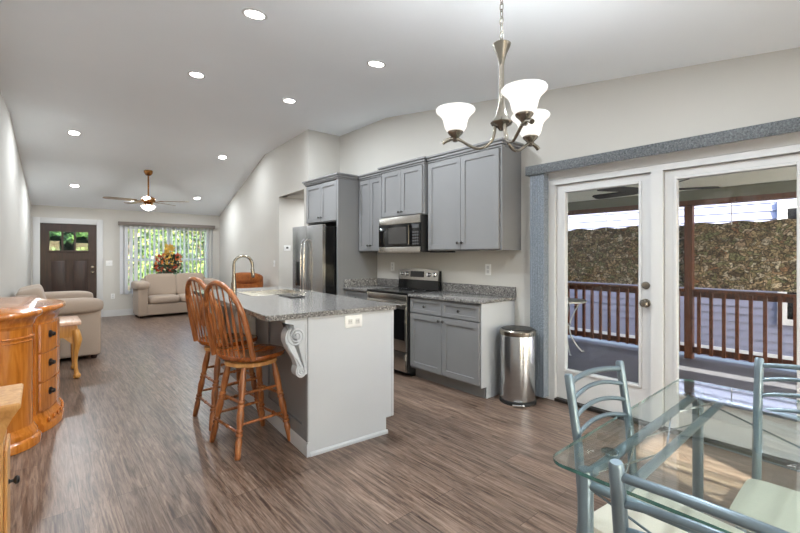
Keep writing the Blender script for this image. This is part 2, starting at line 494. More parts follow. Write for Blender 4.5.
# return of the closet wall, facing the camera, and the closet wall with its hall opening
HY0, HY1, HZ = 6.02, 7.13, 2.45
mb = MB()
wall_run(mb, (XA0, YA0), (XR + 0.12, YA0), (0, 0.12, 0))
struct(mb.build('wall_return', M['wall']))
mb = MB()
wall_run(mb, (xa(YA0 + 0.12), YA0 + 0.12), (xa(HY0), HY0), T)
wall_run(mb, (xa(HY0), HY0), (xa(HY1), HY1), T, HZ)
wall_run(mb, (xa(HY1), HY1), (XA1, Y_FAR), T)
struct(mb.build('wall_closet', M['wall']))
mb = MB()
mb.box(xa(HY1) + 0.12, 4.8, HY1, HY1 + 0.1, 0, HZ)
mb.box(4.7, 4.8, YA0 + 0.12, HY1, 0, HZ)
mb.box(XR + 0.12, 4.7, YA0, YA0 + 0.12, 0, HZ)
mb.box(xa(HY0) + 0.12, 4.8, YA0 + 0.12, HY1 + 0.1, HZ, HZ + 0.06)
struct(mb.build('wall_hall', M['wall']))
# left wall bends slightly
mb = MB()
wall_run(mb, (XL, Y_NEAR - 0.12), (XL, 7.0), (-0.12, 0, 0))
wall_run(mb, (XL, 7.0), (-0.14, Y_FAR), (-0.12, 0, 0))
struct(mb.build('wall_left', M['wall']))
# far wall with front door and window openings
FD0, FD1, FDZ = 0.00, 0.96, 2.075
WX0, WX1, WZ0, WZ1 = 1.50, 3.32, 0.52, 2.06
mb = MB()
TF = (0, 0.12, 0)
wall_run(mb, (-0.30, Y_FAR), (FD0, Y_FAR), TF)
wall_run(mb, (FD0, Y_FAR), (FD1, Y_FAR), TF, FDZ)
wall_run(mb, (FD1, Y_FAR), (WX0, Y_FAR), TF)
wall_run(mb, (WX0, Y_FAR), (WX1, Y_FAR), TF, 0, WZ0)
wall_run(mb, (WX0, Y_FAR), (WX1, Y_FAR), TF, WZ1)
wall_run(mb, (WX1, Y_FAR), (XA1 + 0.12, Y_FAR), TF)
struct(mb.build('wall_far', M['wall']))
# near wall (behind the camera) with windows added for fill and sun patch
NW = [(-0.30, 0.75, 0.10, 2.12), (1.20, 1.84, 1.50, 2.04), (2.35, 3.55, 0.10, 2.12)]
mb = MB()
xs = [XL - 0.12] + [v for w in NW for v in w[:2]] + [XR + 0.12]
TN = (0, -0.12, 0)
for i in range(0, len(xs), 2): wall_run(mb, (xs[i], Y_NEAR), (xs[i + 1], Y_NEAR), TN)
for a, b, z0, z1 in NW:
    wall_run(mb, (a, Y_NEAR), (b, Y_NEAR), TN, 0, z0); wall_run(mb, (a, Y_NEAR), (b, Y_NEAR), TN, z1)
struct(mb.build('wall_near', M['wall']))

def window(name, x0, x1, z0, z1, yin, yout, mx, mz):
    yc = (yin + yout) / 2
    mb = MB(); w = 0.045
    mb.box(x0, x0 + w, yc - 0.03, yc + 0.03, z0, z1); mb.box(x1 - w, x1, yc - 0.03, yc + 0.03, z0, z1)
    mb.box(x0 + w, x1 - w, yc - 0.03, yc + 0.03, z0, z0 + w); mb.box(x0 + w, x1 - w, yc - 0.03, yc + 0.03, z1 - w, z1)
    for f in mx: xx = x0 + (x1 - x0) * f; mb.box(xx - 0.03, xx + 0.03, yc - 0.028, yc + 0.028, z0 + w, z1 - w)
    for f in mz: zz = z0 + (z1 - z0) * f; mb.box(x0 + w, x1 - w, yc - 0.026, yc + 0.026, zz - 0.025, zz + 0.025)
    fr = struct(mb.build(name, M['white']))
    g = MB(); g.box(x0 + w, x1 - w, yc - 0.003, yc + 0.003, z0 + w, z1 - w)
    g.build('window_pane', M['pane'], fr)
    return fr
window('window_1', WX0, WX1, WZ0, WZ1, Y_FAR, Y_FAR + 0.12, [0.5], [0.5])
window('fill_window_1', *NW[0], Y_NEAR, Y_NEAR - 0.12, [], [0.5])  # unseen, added to let fill daylight in
window('window_3', *NW[1], Y_NEAR, Y_NEAR - 0.12, [], [])
window('fill_window_2', *NW[2], Y_NEAR, Y_NEAR - 0.12, [0.5], [])  # unseen, second opening added for fill daylight

# unseen slabs added outside the near wall to keep sun off its windows
mb = MB(); mb.box(-2.6, 0.5, Y_NEAR - 2.6, Y_NEAR - 0.16, 2.26, 2.32); mb.box(1.45, XR + 0.1, Y_NEAR - 2.2, Y_NEAR - 0.16, 2.26, 2.32)
struct(mb.build('added_sun_shade', M['soffit']))

# baseboards
def board(mb, p0, p1, nrm, h=0.135, t=0.016):
    (x0, y0), (x1, y1) = p0, p1
    nx, ny = nrm[0] * t, nrm[1] * t
    mb.prism([(x0, y0, 0.001), (x1, y1, 0.001), (x1, y1, h), (x0, y0, h)], (nx, ny, 0))
    mb.prism([(x0, y0, h), (x1, y1, h), (x1, y1, h + 0.012), (x0, y0, h + 0.012)], (nx * 0.5, ny * 0.5, 0))
mb = MB()
board(mb, (-0.14, Y_FAR), (-0.12, Y_FAR), (0, -1)); board(mb, (1.08, Y_FAR), (XA1 - 0.02, Y_FAR), (0, -1))
struct(mb.build('baseboard_far', M['white']))
mb = MB(); board(mb, (xa(7.13), 7.13), (XA1 - 0.01, Y_FAR - 0.02), (-1, 0))
struct(mb.build('baseboard_closet', M['white']))
mb = MB(); board(mb, (XL, Y_NEAR), (XL, 7.0), (1, 0)); board(mb, (XL, 7.0), (-0.14, Y_FAR - 0.02), (1, 0))
struct(mb.build('baseboard_left', M['white']))
mb = MB(); board(mb, (XR, 2.26), (XR, 2.50), (-1, 0)); board(mb, (XR, Y_NEAR), (XR, 0.05), (-1, 0))
struct(mb.build('baseboard_right', M['white']))

# front door
mb = MB()
mb.box(FD0 - 0.115, FD0 - 0.002, Y_FAR - 0.022, Y_FAR, 0.001, FDZ + 0.115, 0.004)
mb.box(FD1 + 0.002, FD1 + 0.115, Y_FAR - 0.022, Y_FAR, 0.001, FDZ + 0.115, 0.004)
mb.box(FD0 - 0.002, FD1 + 0.002, Y_FAR - 0.0215, Y_FAR, FDZ, FDZ + 0.115, 0.004)
struct(mb.build('trim_1', M['white']))
mb = MB()
y0, y1 = Y_FAR + 0.012, Y_FAR + 0.055
a, b = FD0 + 0.001, FD1 - 0.001
lz0, lz1 = 1.50, 1.90
mb.box(a, a + 0.15, y0, y1, 0.01, FDZ - 0.001); mb.box(b - 0.15, b, y0, y1, 0.01, FDZ - 0.001)
mb.box(a + 0.15, b - 0.15, y0, y1, lz1, FDZ - 0.001); mb.box(a + 0.15, b - 0.15, y0, y1, 1.30, lz0)
mb.box(a + 0.15, b - 0.15, y0, y1, 0.01, 0.26)
mb.box(0.44, 0.52, y0, y1, 0.26, 1.30)
for q0, q1 in ((a + 0.15, 0.44), (0.52, b - 0.15)):
    mb.box(q0, q1, y0 + 0.014, y1 - 0.014, 0.26, 1.30)
    mb.box(q0 + 0.03, q1 - 0.03, y0 + 0.008, y1 - 0.008, 0.29, 1.27, 0.005)
mb.box(a + 0.13, b - 0.13, y0 - 0.02, y0, lz0 - 0.045, lz0 - 0.012, 0.004)
for q in (0.365, 0.575): mb.box(q - 0.018, q + 0.018, y0, y1, lz0, lz1)
door = struct(mb.build('door_1', M['doorwood']))
mb = MB()
mb.box(a + 0.15, b - 0.15, y0 + 0.018, y0 + 0.024, lz0, lz1)
mb.build('door_pane', pane('tinted_door_glass', (0.52, 0.62, 0.62, 1), 1.45), door)
mb = MB()
for z, r in ((1.13, 0.03), (1.02, 0.026)):
    mb.lathe([(r * 1.15, 0.0), (r * 1.15, 0.006), (r * 0.5, 0.01), (r * 0.5, 0.03), (r, 0.04), (r * 1.05, 0.055), (r * 0.7, 0.066), (0, 0.068)], (b - 0.075, y0, z), (0, -1, 0), 16)
mb.build('door_knob', M['nickel'], door)
mb = MB(); mb.box(FD0, FD1, Y_FAR + 0.012, Y_FAR + 0.12, 0.0, 0.009)
struct(mb.build('trim_2', M['pewter']))
# wreath hanging on the outside of the front door
wr = thing('door_wreath', 'dark leafy wreath hanging outside the front door glass', 'wreath', (0.47, Y_FAR + 0.085, 1.70))
mb = MB(wr)
ring = [(0.47 + 0.13 * math.cos(t), Y_FAR + 0.085, 1.70 + 0.2 * math.sin(t)) for t in [2 * PI * k / 32 for k in range(33)]]
mb.tube(ring, 0.014, 6); mb.build('wreath_ring', M['bark'], wr)
mb = MB(wr)
for cx, cz, n, sp in ((0.25, 1.68, 90, 0.09), (0.70, 1.68, 90, 0.09), (0.47, 1.55, 70, 0.10)):
    for k in range(n * 2):
        t = random.random() * 2 * PI; r = sp * math.sqrt(random.random())
        mb.leaf((cx + r * math.cos(t), Y_FAR + 0.08 + random.uniform(-0.012, 0.03), cz + r * math.sin(t) * 1.1), (random.uniform(-1, 1), random.uniform(-.2, .2), random.uniform(-.6, 1)), (0, -1, 0), 0.07, 0.03)
mb.build('leaves', M['leafC'], wr)

# patio door unit
XD = XR
mb = MB()
mb.box(XD - 0.02, XD + 0.10, DY1 - 0.055, DY1 - 0.001, 0.001, DZ - 0.001)
mb.box(XD - 0.02, XD + 0.10, DY0 + 0.001, DY0 + 0.055, 0.001, DZ - 0.001)
mb.box(XD - 0.02, XD + 0.10, DY0 + 0.055, DY1 - 0.055, 2.065, DZ - 0.001)
mb.box(XD - 0.02, XD + 0.10, 1.14, 1.225, 0.03, 2.065)
mb.box(XD - 0.022, XD - 0.001, DY0 - 0.06, DY1 + 0.05, DZ + 0.001, DZ + 0.10, 0.003)
mb.box(XD - 0.022, XD - 0.001, DY1 + 0.001, DY1 + 0.05, 0.001, DZ, 0.003)
pd = struct(mb.build('door_2', M['white']))
mb = MB(); mb.box(XD - 0.03, XD + 0.11, DY0 + 0.056, DY1 - 0.056, 0.001, 0.028, 0.004)
mb.build('door_sill', M['pewter'], pd)
def leaf_door(ya, yb, ga, gb, gz0, gz1):
    x0, x1 = XD + 0.015, XD + 0.06
    mb = MB()
    mb.box(x0, x1, ya, ga, 0.032, 2.06); mb.box(x0, x1, gb, yb, 0.032, 2.06)
    mb.box(x0, x1, ga, gb, 0.032, gz0); mb.box(x0, x1, ga, gb, gz1, 2.06)
    # raised glazing bead
    w = 0.022
    for (p, q, r, s_) in ((ga - w, ga, gz0 - w, gz1 + w), (gb, gb + w, gz0 - w, gz1 + w), (ga, gb, gz0 - w, gz0), (ga, gb, gz1, gz1 + w)):
        mb.box(x0 - 0.012, x0 - 0.0005, p, q, r, s_, 0.003, 1)
    lf = mb.build('door_leaf', M['white'], pd)
    g = MB(); g.box(x0 + 0.018, x0 + 0.024, ga, gb, gz0, gz1); g.build('door_pane', M['pane'], lf)
    return lf
lf = leaf_door(1.23, 2.05, 1.325, 1.965, 0.315, 1.985)
for z, nm, r in ((1.0, 'door_knob', 0.03), (1.145, 'deadbolt', 0.026)):
    mb = MB()
    mb.lathe([(r * 1.2, 0), (r * 1.2, 0.006), (r * 0.55, 0.010)] + ([(r * 0.5, 0.03), (r * 0.9, 0.038), (r * 1.05, 0.052), (r * 0.75, 0.066), (0, 0.068)] if nm == 'door_knob' else [(r * 0.9, 0.014), (r * 0.8, 0.02), (0, 0.021)]), (XD + 0.015, 1.272, z), (-1, 0, 0), 18)
    mb.build(nm, M['nickel'], lf)
leaf_door(0.22, 1.135, 0.37, 1.05, 0.315, 1.985)

# ------------------------------------------------------------------ recessed ceiling lights
def can(x, y, lab, watts=None):
    slope = K_NEAR if y < Y_R1 else (0.0 if y < Y_R2 else (Z_END - Z_FLAT) / (Y_FAR - Y_R2))
    th = math.atan(slope)
    o = thing('recessed_light', lab, 'ceiling light', (x, y, zc(y)), 0, 'recessed ceiling lights', None, th)
    mb = MB(); mb.lathe([(0.085, -0.001), (0.088, -0.006), (0.07, -0.009), (0.066, -0.004), (0.066, -0.001)], seg=28, cap=False)
    mb.build('trim_ring', M['white'], o)
    mb = MB(); mb.lathe([(0.066, -0.001), (0.066, -0.005), (0.0, -0.0055)], seg=24)
    mb.build('lens', M['canlight'], o)
    l = bpy.data.lights.new('recessed_lamp', 'AREA'); l.shape = 'DISK'; l.size = 0.13; l.energy = watts or CAN_W
    l.color = (0.88, 0.95, 1.0); l.spread = math.radians(180)
    lo = bpy.data.objects.new('recessed_lamp', l); COL.objects.link(lo); lo.parent = o; lo.location = (0, 0, -0.012)
can(1.16, 2.93, 'lit recessed light nearest the camera, on the near ceiling slope left of the chandelier')
can(2.30, 2.99, 'lit recessed light on the near ceiling slope above the upper kitchen cabinets')
can(1.29, 4.88, 'lit recessed light just past the near ceiling crease, above the stools')
can(2.40, 4.93, 'lit recessed light on the flat ceiling straight in front of the refrigerator cabinet')
can(0.40, 8.18, 'lit recessed light at the top of the far slope on the left wall side', 14.0)
can(2.64, 8.25, 'lit recessed light at the top of the far slope beside the closet wall', 8.0)
can(0.51, 10.28, 'lit recessed light low on the far slope above the front door', 16.0)
can(2.76, 10.40, 'lit recessed light low on the far slope above the living room window', 13.0)

ho = thing('recessed_light', 'added recessed fill light, unseen, in the hall opening beyond the refrigerator', 'ceiling light', (3.95, 6.6, HZ), 0, 'recessed ceiling lights')
mb = MB(); mb.lathe([(0.085, -0.001), (0.088, -0.006), (0.07, -0.009), (0.066, -0.004), (0.066, -0.001)], seg=28, cap=False); mb.build('trim_ring', M['white'], ho)
mb = MB(); mb.lathe([(0.066, -0.001), (0.066, -0.005), (0.0, -0.0055)], seg=24); mb.build('lens', M['canlight'], ho)
hl = bpy.data.lights.new('recessed_lamp', 'AREA'); hl.shape = 'DISK'; hl.size = 0.13; hl.energy = 7.0; hl.color = (0.92, 0.96, 1.0)  # unseen lamp added to brighten the dark hall opening
hlo = bpy.data.objects.new('recessed_lamp', hl); COL.objects.link(hlo); hlo.parent = ho; hlo.location = (0, 0, -0.012)
for x_, y_, n_ in ((0.25, 0.75, 'left'), (2.35, 0.75, 'right'), (0.25, -1.2, 'left'), (2.35, -1.2, 'right')):  # unseen lamps added to light the camera-facing sides
    can(x_, y_, 'added recessed fill light, unseen, above the dining end behind the camera, %s row %s' % (n_, 'over the table' if y_ > 0 else 'by the near wall'), 5.0 if n_ == 'left' else 14.0)

# ------------------------------------------------------------------ kitchen
def shaker(mb, xf, y0, y1, z0, z1, rail=0.058, t=0.02):
    """shaker front facing -X, front plane at xf"""
    e = 0.0025
    mb.box(xf, xf + t, y0, y0 + rail, z0, z1, 0.0015, 1); mb.box(xf, xf + t, y1 - rail, y1, z0, z1, 0.0015, 1)
    mb.box(xf + 0.0002, xf + t, y0 + rail - e, y1 - rail + e, z0, z0 + rail, 0.0015, 1); mb.box(xf + 0.0002, xf + t, y0 + rail - e, y1 - rail + e, z1 - rail, z1, 0.0015, 1)
    mb.box(xf + 0.011, xf + t, y0 + rail - e, y1 - rail + e, z0 + rail - e, z1 - rail + e)

def knob(mb, x, y, z):
    mb.lathe([(0.006, 0), (0.005, 0.012), (0.013, 0.017), (0.016, 0.023), (0.012, 0.029), (0, 0.031)], (x, y, z), (-1, 0, 0), 12)

def fronts(root, xf, specs):
    for kind, y0, y1, z0, z1, kn in specs:
        mb = MB(root); shaker(mb, xf, y0, y1, z0, z1, 0.058 if kind == 'door' else 0.04)
        d = mb.build(kind, M['cab'], root)
        mb = MB(root)
        if kn is not None: knob(mb, xf, *kn)
        mb.build('knob', M['pewter'], d)

def crown(mb, xf, y0, y1, z, ends, xret=None):
    """stepped crown moulding along the front and exposed ends"""
    for k, (o, h0, h1) in enumerate(((0.012, 0.0, 0.022), (0.028, 0.022, 0.05), (0.045, 0.05, 0.072))):
        ya = y0 - (o if ends[0] else 0); yb = y1 + (o if ends[1] else 0)
        if xret is None: mb.box(xf - o, XR - 0.006, ya, yb, z + h0, z + h1, 0.004, 1)
        else:      # the returns stop where the neighbouring cabinet's crown begins
            mb.box(xf - o, xret, ya, yb, z + h0, z + h1, 0.003, 1); mb.box(xret, XR - 0.006, y0, y1, z + h0, z + h1)

# base cabinet, right
bc = thing('base_cabinet', 'grey base cabinet with two drawers over two doors beside the trash can', 'cabinet', (3.48, 2.99, 0))
mb = MB(bc)
mb.box(3.20, XR - 0.004, 2.52, 3.517, 0.115, 0.925)
mb.box(3.275, XR - 0.02, 2.53, 3.517, 0.0, 0.115)
mb.build('carcass', M['cab'], bc)
mb = MB(bc); mb.prism([(3.198, 2.519, 0.115), (3.275, 2.519, 0.115), (3.275, 2.519, 0.001), (XR - 0.004, 2.519, 0.001), (XR - 0.004, 2.519, 0.924), (3.198, 2.519, 0.924)], (0, -0.009, 0))
label(mb.build('end_panel', M['cab_lit_trim'], bc), 'grey end panel with its light in the colour')
fronts(bc, 3.179, [('door', 2.53, 3.016, 0.14, 0.738, (2.988, 0.70)), ('door', 3.021, 3.507, 0.14, 0.738, (3.049, 0.70)),
                   ('drawer', 2.53, 3.016, 0.752, 0.912, (2.773, 0.832)), ('drawer', 3.021, 3.507, 0.752, 0.912, (3.264, 0.832))])
def counter(lab, y0, y1, ends):
    o = thing('countertop', lab, 'countertop', (3.45, (y0 + y1) / 2, 0.927))
    mb = MB(o); mb.box(3.155, XR - 0.003, y0, y1, 0.927, 0.958, 0.005)
    mb.build('slab', M['granite'], o)
    mb = MB(o); mb.box(XR - 0.026, XR - 0.003, y0, y1, 0.9585, 1.062, 0.003)
    if ends: mb.box(3.16, XR - 0.027, y1 - 0.023, y1, 0.9585, 1.062, 0.003)
    mb.build('backsplash', M['granite'], o)
counter('speckled granite countertop over the two-drawer base cabinet', 2.492, 3.519, False)
counter('short granite countertop between range and tall refrigerator panel', 4.29, 4.844, True)
lc = thing('base_cabinet', 'narrow grey base cabinet with one drawer between range and refrigerator panel', 'cabinet', (3.48, 4.55, 0))
mb = MB(lc); mb.box(3.20, XR - 0.004, 4.292, 4.844, 0.115, 0.925); mb.box(3.275, XR - 0.02, 4.292, 4.844, 0.0, 0.115)
mb.build('carcass', M['cab'], lc)
fronts(lc, 3.179, [('door', 4.30, 4.835, 0.14, 0.738, (4.34, 0.70)), ('drawer', 4.30, 4.835, 0.752, 0.912, (4.557, 0.832))])

# upper cabinets
def upper(lab, xf, y0, y1, z0, z1, ends, kz, group=None, xret=None):
    o = thing('upper_cabinet', lab, 'cabinet', (3.6, (y0 + y1) / 2, z0), 0, group)
    mb = MB(o); mb.box(xf + 0.021, XR - 0.004, y0, y1, z0, z1)
    mb.build('carcass', M['cab'], o)
    ym = (y0 + y1) / 2
    fronts(o, xf, [('door', y0 + 0.02, ym - 0.002, z0 + 0.012, z1 - 0.012, (ym - 0.03, kz)), ('door', ym + 0.002, y1 - 0.02, z0 + 0.012, z1 - 0.012, (ym + 0.03, kz))])
    mb = MB(o); crown(mb, xf + 0.021, y0, y1, z1, ends, xret); mb.build('crown_moulding', M['cab'], o)
    return o
u1 = upper('large grey wall cabinet with two tall doors, right of the microwave', 3.40, 2.44, 3.462, 1.445, 2.46, (True, False), 1.525)
mb = MB(u1); mb.box(3.419, XR - 0.004, 2.439, 2.432, 1.445, 2.459); label(mb.build('end_panel', M['cab'], u1), 'plain grey end panel')
mb = MB(u1); mb.box(3.44, 3.60, 3.20, 3.455, 1.424, 1.444, 0.003); label(mb.build('under_cabinet_light', M['blackmatte'], u1), 'black light bar')
upper('short grey two-door wall cabinet above the microwave', 3.36, 3.485, 4.272, 1.872, 2.46, (True, True), 1.925, None, 3.374)
upper('narrow grey two-door wall cabinet left of the microwave', 3.40, 4.292, 4.844, 1.445, 2.44, (False, False), 1.525)

# refrigerator enclosure
fe = thing('refrigerator_cabinet', 'grey cabinet over the refrigerator with a full height side panel', 'cabinet', (3.37, 5.2, 0))
mb = MB(fe); mb.box(3.075, XR - 0.004, 4.85, 4.89, 0.001, 2.44); label(mb.build('side_panel', M['cab'], fe), 'full height grey side panel')
mb = MB(fe); mb.box(3.096, XR - 0.004, 4.891, 5.76, 1.865, 2.44); mb.build('carcass', M['cab'], fe)
fronts(fe, 3.075, [('door', 4.90, 5.323, 1.878, 2.428, (5.29, 1.94)), ('door', 5.328, 5.752, 1.878, 2.428, (5.36, 1.94))])
mb = MB(fe); crown(mb, 3.075, 4.85, 5.76, 2.44, (True, True), 3.374); mb.build('crown_moulding', M['cab'], fe)

# microwave
mw = thing('microwave', 'stainless over-the-range microwave with black glass door', 'microwave', (3.53, 3.88, 1.425))
mb = MB(mw); mb.box(3.345, XR - 0.006, 3.497, 4.262, 1.432, 1.868, 0.004); mb.build('body', M['blackmatte'], mw)
mb = MB(mw); mb.box(3.318, 3.339, 3.494, 4.26, 1.775, 1.866, 0.004); mb.box(3.318, 3.339, 3.494, 4.26, 1.425, 1.495, 0.004)
mb.build('trim_bar', M['steelh'], mw)
mb = MB(mw); mb.box(3.314, 3.339, 3.64, 4.26, 1.497, 1.773, 0.004); dm = mb.build('door', M['darkglass'], mw)
mb = MB(mw); mb.box(3.312, 3.3138, 3.72, 4.06, 1.535, 1.735); mb.build('door_window', paint('grey_mesh_window', (58, 56, 54), 0.25, 0, 0.1, 200), dm)
mb = MB(mw); mb.tube([(3.296, 3.665, 1.52), (3.296, 3.665, 1.75)], 0.009, 8); mb.box(3.29, 3.314, 3.66, 3.67, 1.53, 1.54); mb.box(3.29, 3.314, 3.66, 3.67, 1.73, 1.74); mb.build('handle', M['black'], dm)
mb = MB(mw); mb.box(3.316, 3.339, 3.494, 3.637, 1.497, 1.773, 0.003); cp = mb.build('control_panel', M['black'], mw)
mb = MB(mw)
for r in range(5):
    for c in range(3): mb.box(3.3145, 3.3158, 3.515 + c * 0.037, 3.545 + c * 0.037, 1.52 + r * 0.034, 1.54 + r * 0.034)
mb.box(3.3145, 3.3158, 3.51, 3.62, 1.715, 1.755)
mb.build('buttons', paint('grey_key', (70, 70, 72), 0.4), cp)

# range
rg = thing('range', 'stainless electric range with black glass oven door and backguard', 'stove', (3.45, 3.87, 0))
ya, yb = 3.525, 4.284
mb = MB(rg); mb.box(3.17, XR - 0.02, ya, yb, 0.05, 0.942); mb.box(3.24, XR - 0.05, ya + 0.02, yb - 0.02, 0.0, 0.05); mb.build('body', M['blackmatte'], rg)
mb = MB(rg); mb.box(3.145, XR - 0.03, ya, yb, 0.943, 0.962, 0.006); ct = mb.build('cooktop', M['black'], rg)
M['ring'] = paint('grey_ring', (60, 60, 62), 0.3)
for bx, by, r in ((3.3, 3.72, 0.10), (3.3, 4.09, 0.08), (3.52, 3.72, 0.08), (3.52, 4.09, 0.10)):
    mb = MB(rg); mb.lathe([(r, 0.9621), (r, 0.9632), (r - 0.006, 0.9635), (r - 0.006, 0.9622)], (bx, by, 0), seg=28, cap=False); mb.build('burner_ring', M['ring'], ct)
mb = MB(rg)
mb.prism([(3.66, ya + 0.01, 0.963), (XR - 0.025, ya + 0.01, 0.963), (XR - 0.025, ya + 0.01, 1.20), (3.69, ya + 0.01, 1.20), (3.67, ya + 0.01, 1.10)], (0, yb - ya - 0.02, 0)); bgd = mb.build('backguard', M['black'], rg)
mb = MB(rg)   # arched stainless control strip
arc = []
for k in range(13):
    t = k / 12; y = ya + 0.012 + (yb - ya - 0.024) * t
    arc.append((y, 1.205 + 0.018 * math.sin(PI * t)))
for k in range(12):
    (p, z0), (q, z1) = arc[k], arc[k + 1]
    mb.prism([(3.66, p, 1.08), (3.66, q, 1.08), (3.674, q, z1), (3.674, p, z0)], (0.018, 0, 0))
mb.build('control_strip', M['steelh'], bgd)
mb = MB(rg); mb.prism([(3.6595, 3.79, 1.115), (3.6595, 4.03, 1.115), (3.668, 4.03, 1.19), (3.668, 3.79, 1.19)], (-0.004, 0, 0)); mb.build('clock_display', M['darkglass'], bgd)
for y in (3.60, 3.70, 4.11, 4.21):
    mb = MB(rg); mb.lathe([(0.028, -0.004), (0.028, 0.004), (0.022, 0.008), (0.02, 0.026), (0, 0.028)], (3.665, y, 1.15), (-1, 0, 0.1), 16)
    mb.build('knob', M['chrome'], bgd)
mb = MB(rg); mb.box(3.148, 3.169, ya + 0.004, yb - 0.004, 0.862, 0.936, 0.005); mb.build('front_rail', M['steelh'], rg)
mb = MB(rg); mb.box(3.135, 3.169, ya + 0.006, yb - 0.006, 0.29, 0.858, 0.005); od = mb.build('oven_door', M['steelh'], rg)
mb = MB(rg); mb.box(3.131, 3.134, ya + 0.03, yb - 0.03, 0.42, 0.775, 0.001, 1); mb.build('oven_window', M['darkglass'], od)
mb = MB(rg); mb.tube([(3.085, ya + 0.03, 0.825), (3.085, yb - 0.03, 0.825)], 0.013, 10)
for y in (ya + 0.06, yb - 0.06): mb.tube([(3.085, y, 0.825), (3.137, y, 0.825)], 0.009, 8)
mb.build('oven_handle', M['steelh'], od)
mb = MB(rg); mb.box(3.137, 3.169, ya + 0.006, yb - 0.006, 0.06, 0.282, 0.005); dr = mb.build('drawer', M['steelh'], rg)
mb = MB(rg); mb.box(3.125, 3.137, ya + 0.012, ya + 0.03, 0.08, 0.265, 0.004); mb.build('drawer_handle', M['steelh'], dr)

# refrigerator
fr = thing('refrigerator', 'stainless french door refrigerator under the grey cabinet', 'refrigerator', (3.2, 5.25, 0))
fy0, fy1, fx, fz = 4.915, 5.79, 2.865, 1.81
mb = MB(fr); mb.box(fx + 0.052, XR - 0.04, fy0, fy1, 0.02, fz - 0.02); label(mb.build('body', M['black'], fr), 'black refrigerator side')
def bowed(y0, y1, z0, z1, bow=0.02):
    n = 8; pts = []
    for k in range(n + 1):
        t = k / n; pts.append((fx + 0.012 - bow * math.sin(PI * (0.12 + 0.76 * t)), y0 + (y1 - y0) * t, z0))
    pts += [(fx + 0.05, y1, z0), (fx + 0.05, y0, z0)]
    mb = MB(fr); mb.prism(pts, (0, 0, z1 - z0)); return mb
ymid = (fy0 + fy1) / 2
for (p, q, s_) in ((fy0, ymid - 0.003, 1), (ymid + 0.003, fy1, -1)):
    d = bowed(p, q, 0.66, fz).build('door', M['steel'], fr)
    hy = ymid - 0.045 if s_ == 1 else ymid + 0.045
    mb = MB(fr)
    mb.tube([(fx - 0.005, hy, 0.80), (fx - 0.055, hy, 0.84), (fx - 0.066, hy, 1.10), (fx - 0.066, hy, 1.36), (fx - 0.055, hy, 1.58), (fx - 0.005, hy, 1.62)], 0.013, 10)
    mb.build('handle', M['chrome'], d)
    if s_ == -1:
        mb = MB(fr); mb.box(fx - 0.013, fx + 0.01, 5.50, 5.66, 0.95, 1.30, 0.004); mb.build('dispenser', M['black'], d)
d = bowed(fy0, fy1, 0.06, 0.652).build('freezer_drawer', M['steel'], fr)
mb = MB(fr); mb.tube([(fx - 0.01, fy0 + 0.08, 0.57), (fx - 0.06, fy0 + 0.1, 0.57), (fx - 0.06, fy1 - 0.1, 0.57), (fx - 0.01, fy1 - 0.08, 0.57)], 0.012, 10); mb.build('handle', M['chrome'], d)
for y in (fy0 + 0.05, fy1 - 0.05):
    for x in (fx + 0.12, XR - 0.12): mb = MB(fr); mb.lathe([(0.025, 0), (0.025, 0.0205)], (x, y, 0), seg=12); mb.build('foot', M['rubber'], fr)

# ------------------------------------------------------------------ island (built in its own frame, turned slightly)
ISL = (1.40, 2.59, 0); IRZ = math.radians(-4.5)
isl = thing('kitchen_island', 'grey kitchen island base with lit-coloured end panel and scroll brackets', 'kitchen island', ISL, IRZ)
IL = 2.40
mb = MB()
mb.box(0.012, 0.70, 0.012, IL, 0.115, 0.963); mb.box(0.012, 0.645, 0.012, IL - 0.01, 0.0, 0.115)
mb.build('carcass', M['cab'], isl)
mb = MB()
mb.prism([(0.0, 0.0, 0.001), (0.65, 0.0, 0.001), (0.65, 0.0, 0.125), (0.712, 0.0, 0.125), (0.712, 0.0, 0.963), (0.0, 0.0, 0.963)], (0, 0.0118, 0))
mb.box(0.70, 0.722, -0.004, 0.016, 0.125, 0.962, 0.003, 1)
label(mb.build('end_panel', M['cab_lit_trim'], isl), 'grey end panel with its light in the colour')
mb = MB()
for y0, y1 in ((0.012, 0.10), (0.80, 0.88), (1.56, 1.64), (IL - 0.08, IL)):
    mb.box(-0.006, 0.0118, y0, y1, 0.10, 0.963)
for y0, y1 in ((0.10, 0.80), (0.88, 1.56), (1.64, IL - 0.08)):
    mb.box(-0.0058, 0.0118, y0, y1, 0.10, 0.19); mb.box(-0.0058, 0.0118, y0, y1, 0.85, 0.963)
mb.build('side_frame', M['cab'], isl)
mb = MB()
mb.prism([(-0.012, -0.006, 0.001), (0.012, -0.006, 0.001), (0.012, -0.006, 0.10), (-0.006, -0.006, 0.10), (-0.012, -0.006, 0.085)], (0, IL + 0.006, 0))
mb.prism([(0.012, -0.0005, 0.001), (0.012, -0.012, 0.001), (0.012, -0.012, 0.02), (0.012, -0.004, 0.03), (0.012, -0.0005, 0.03)], (0.65, 0, 0))
label(mb.build('base_trim', M['cab_lit_trim'], isl), 'white base trim')
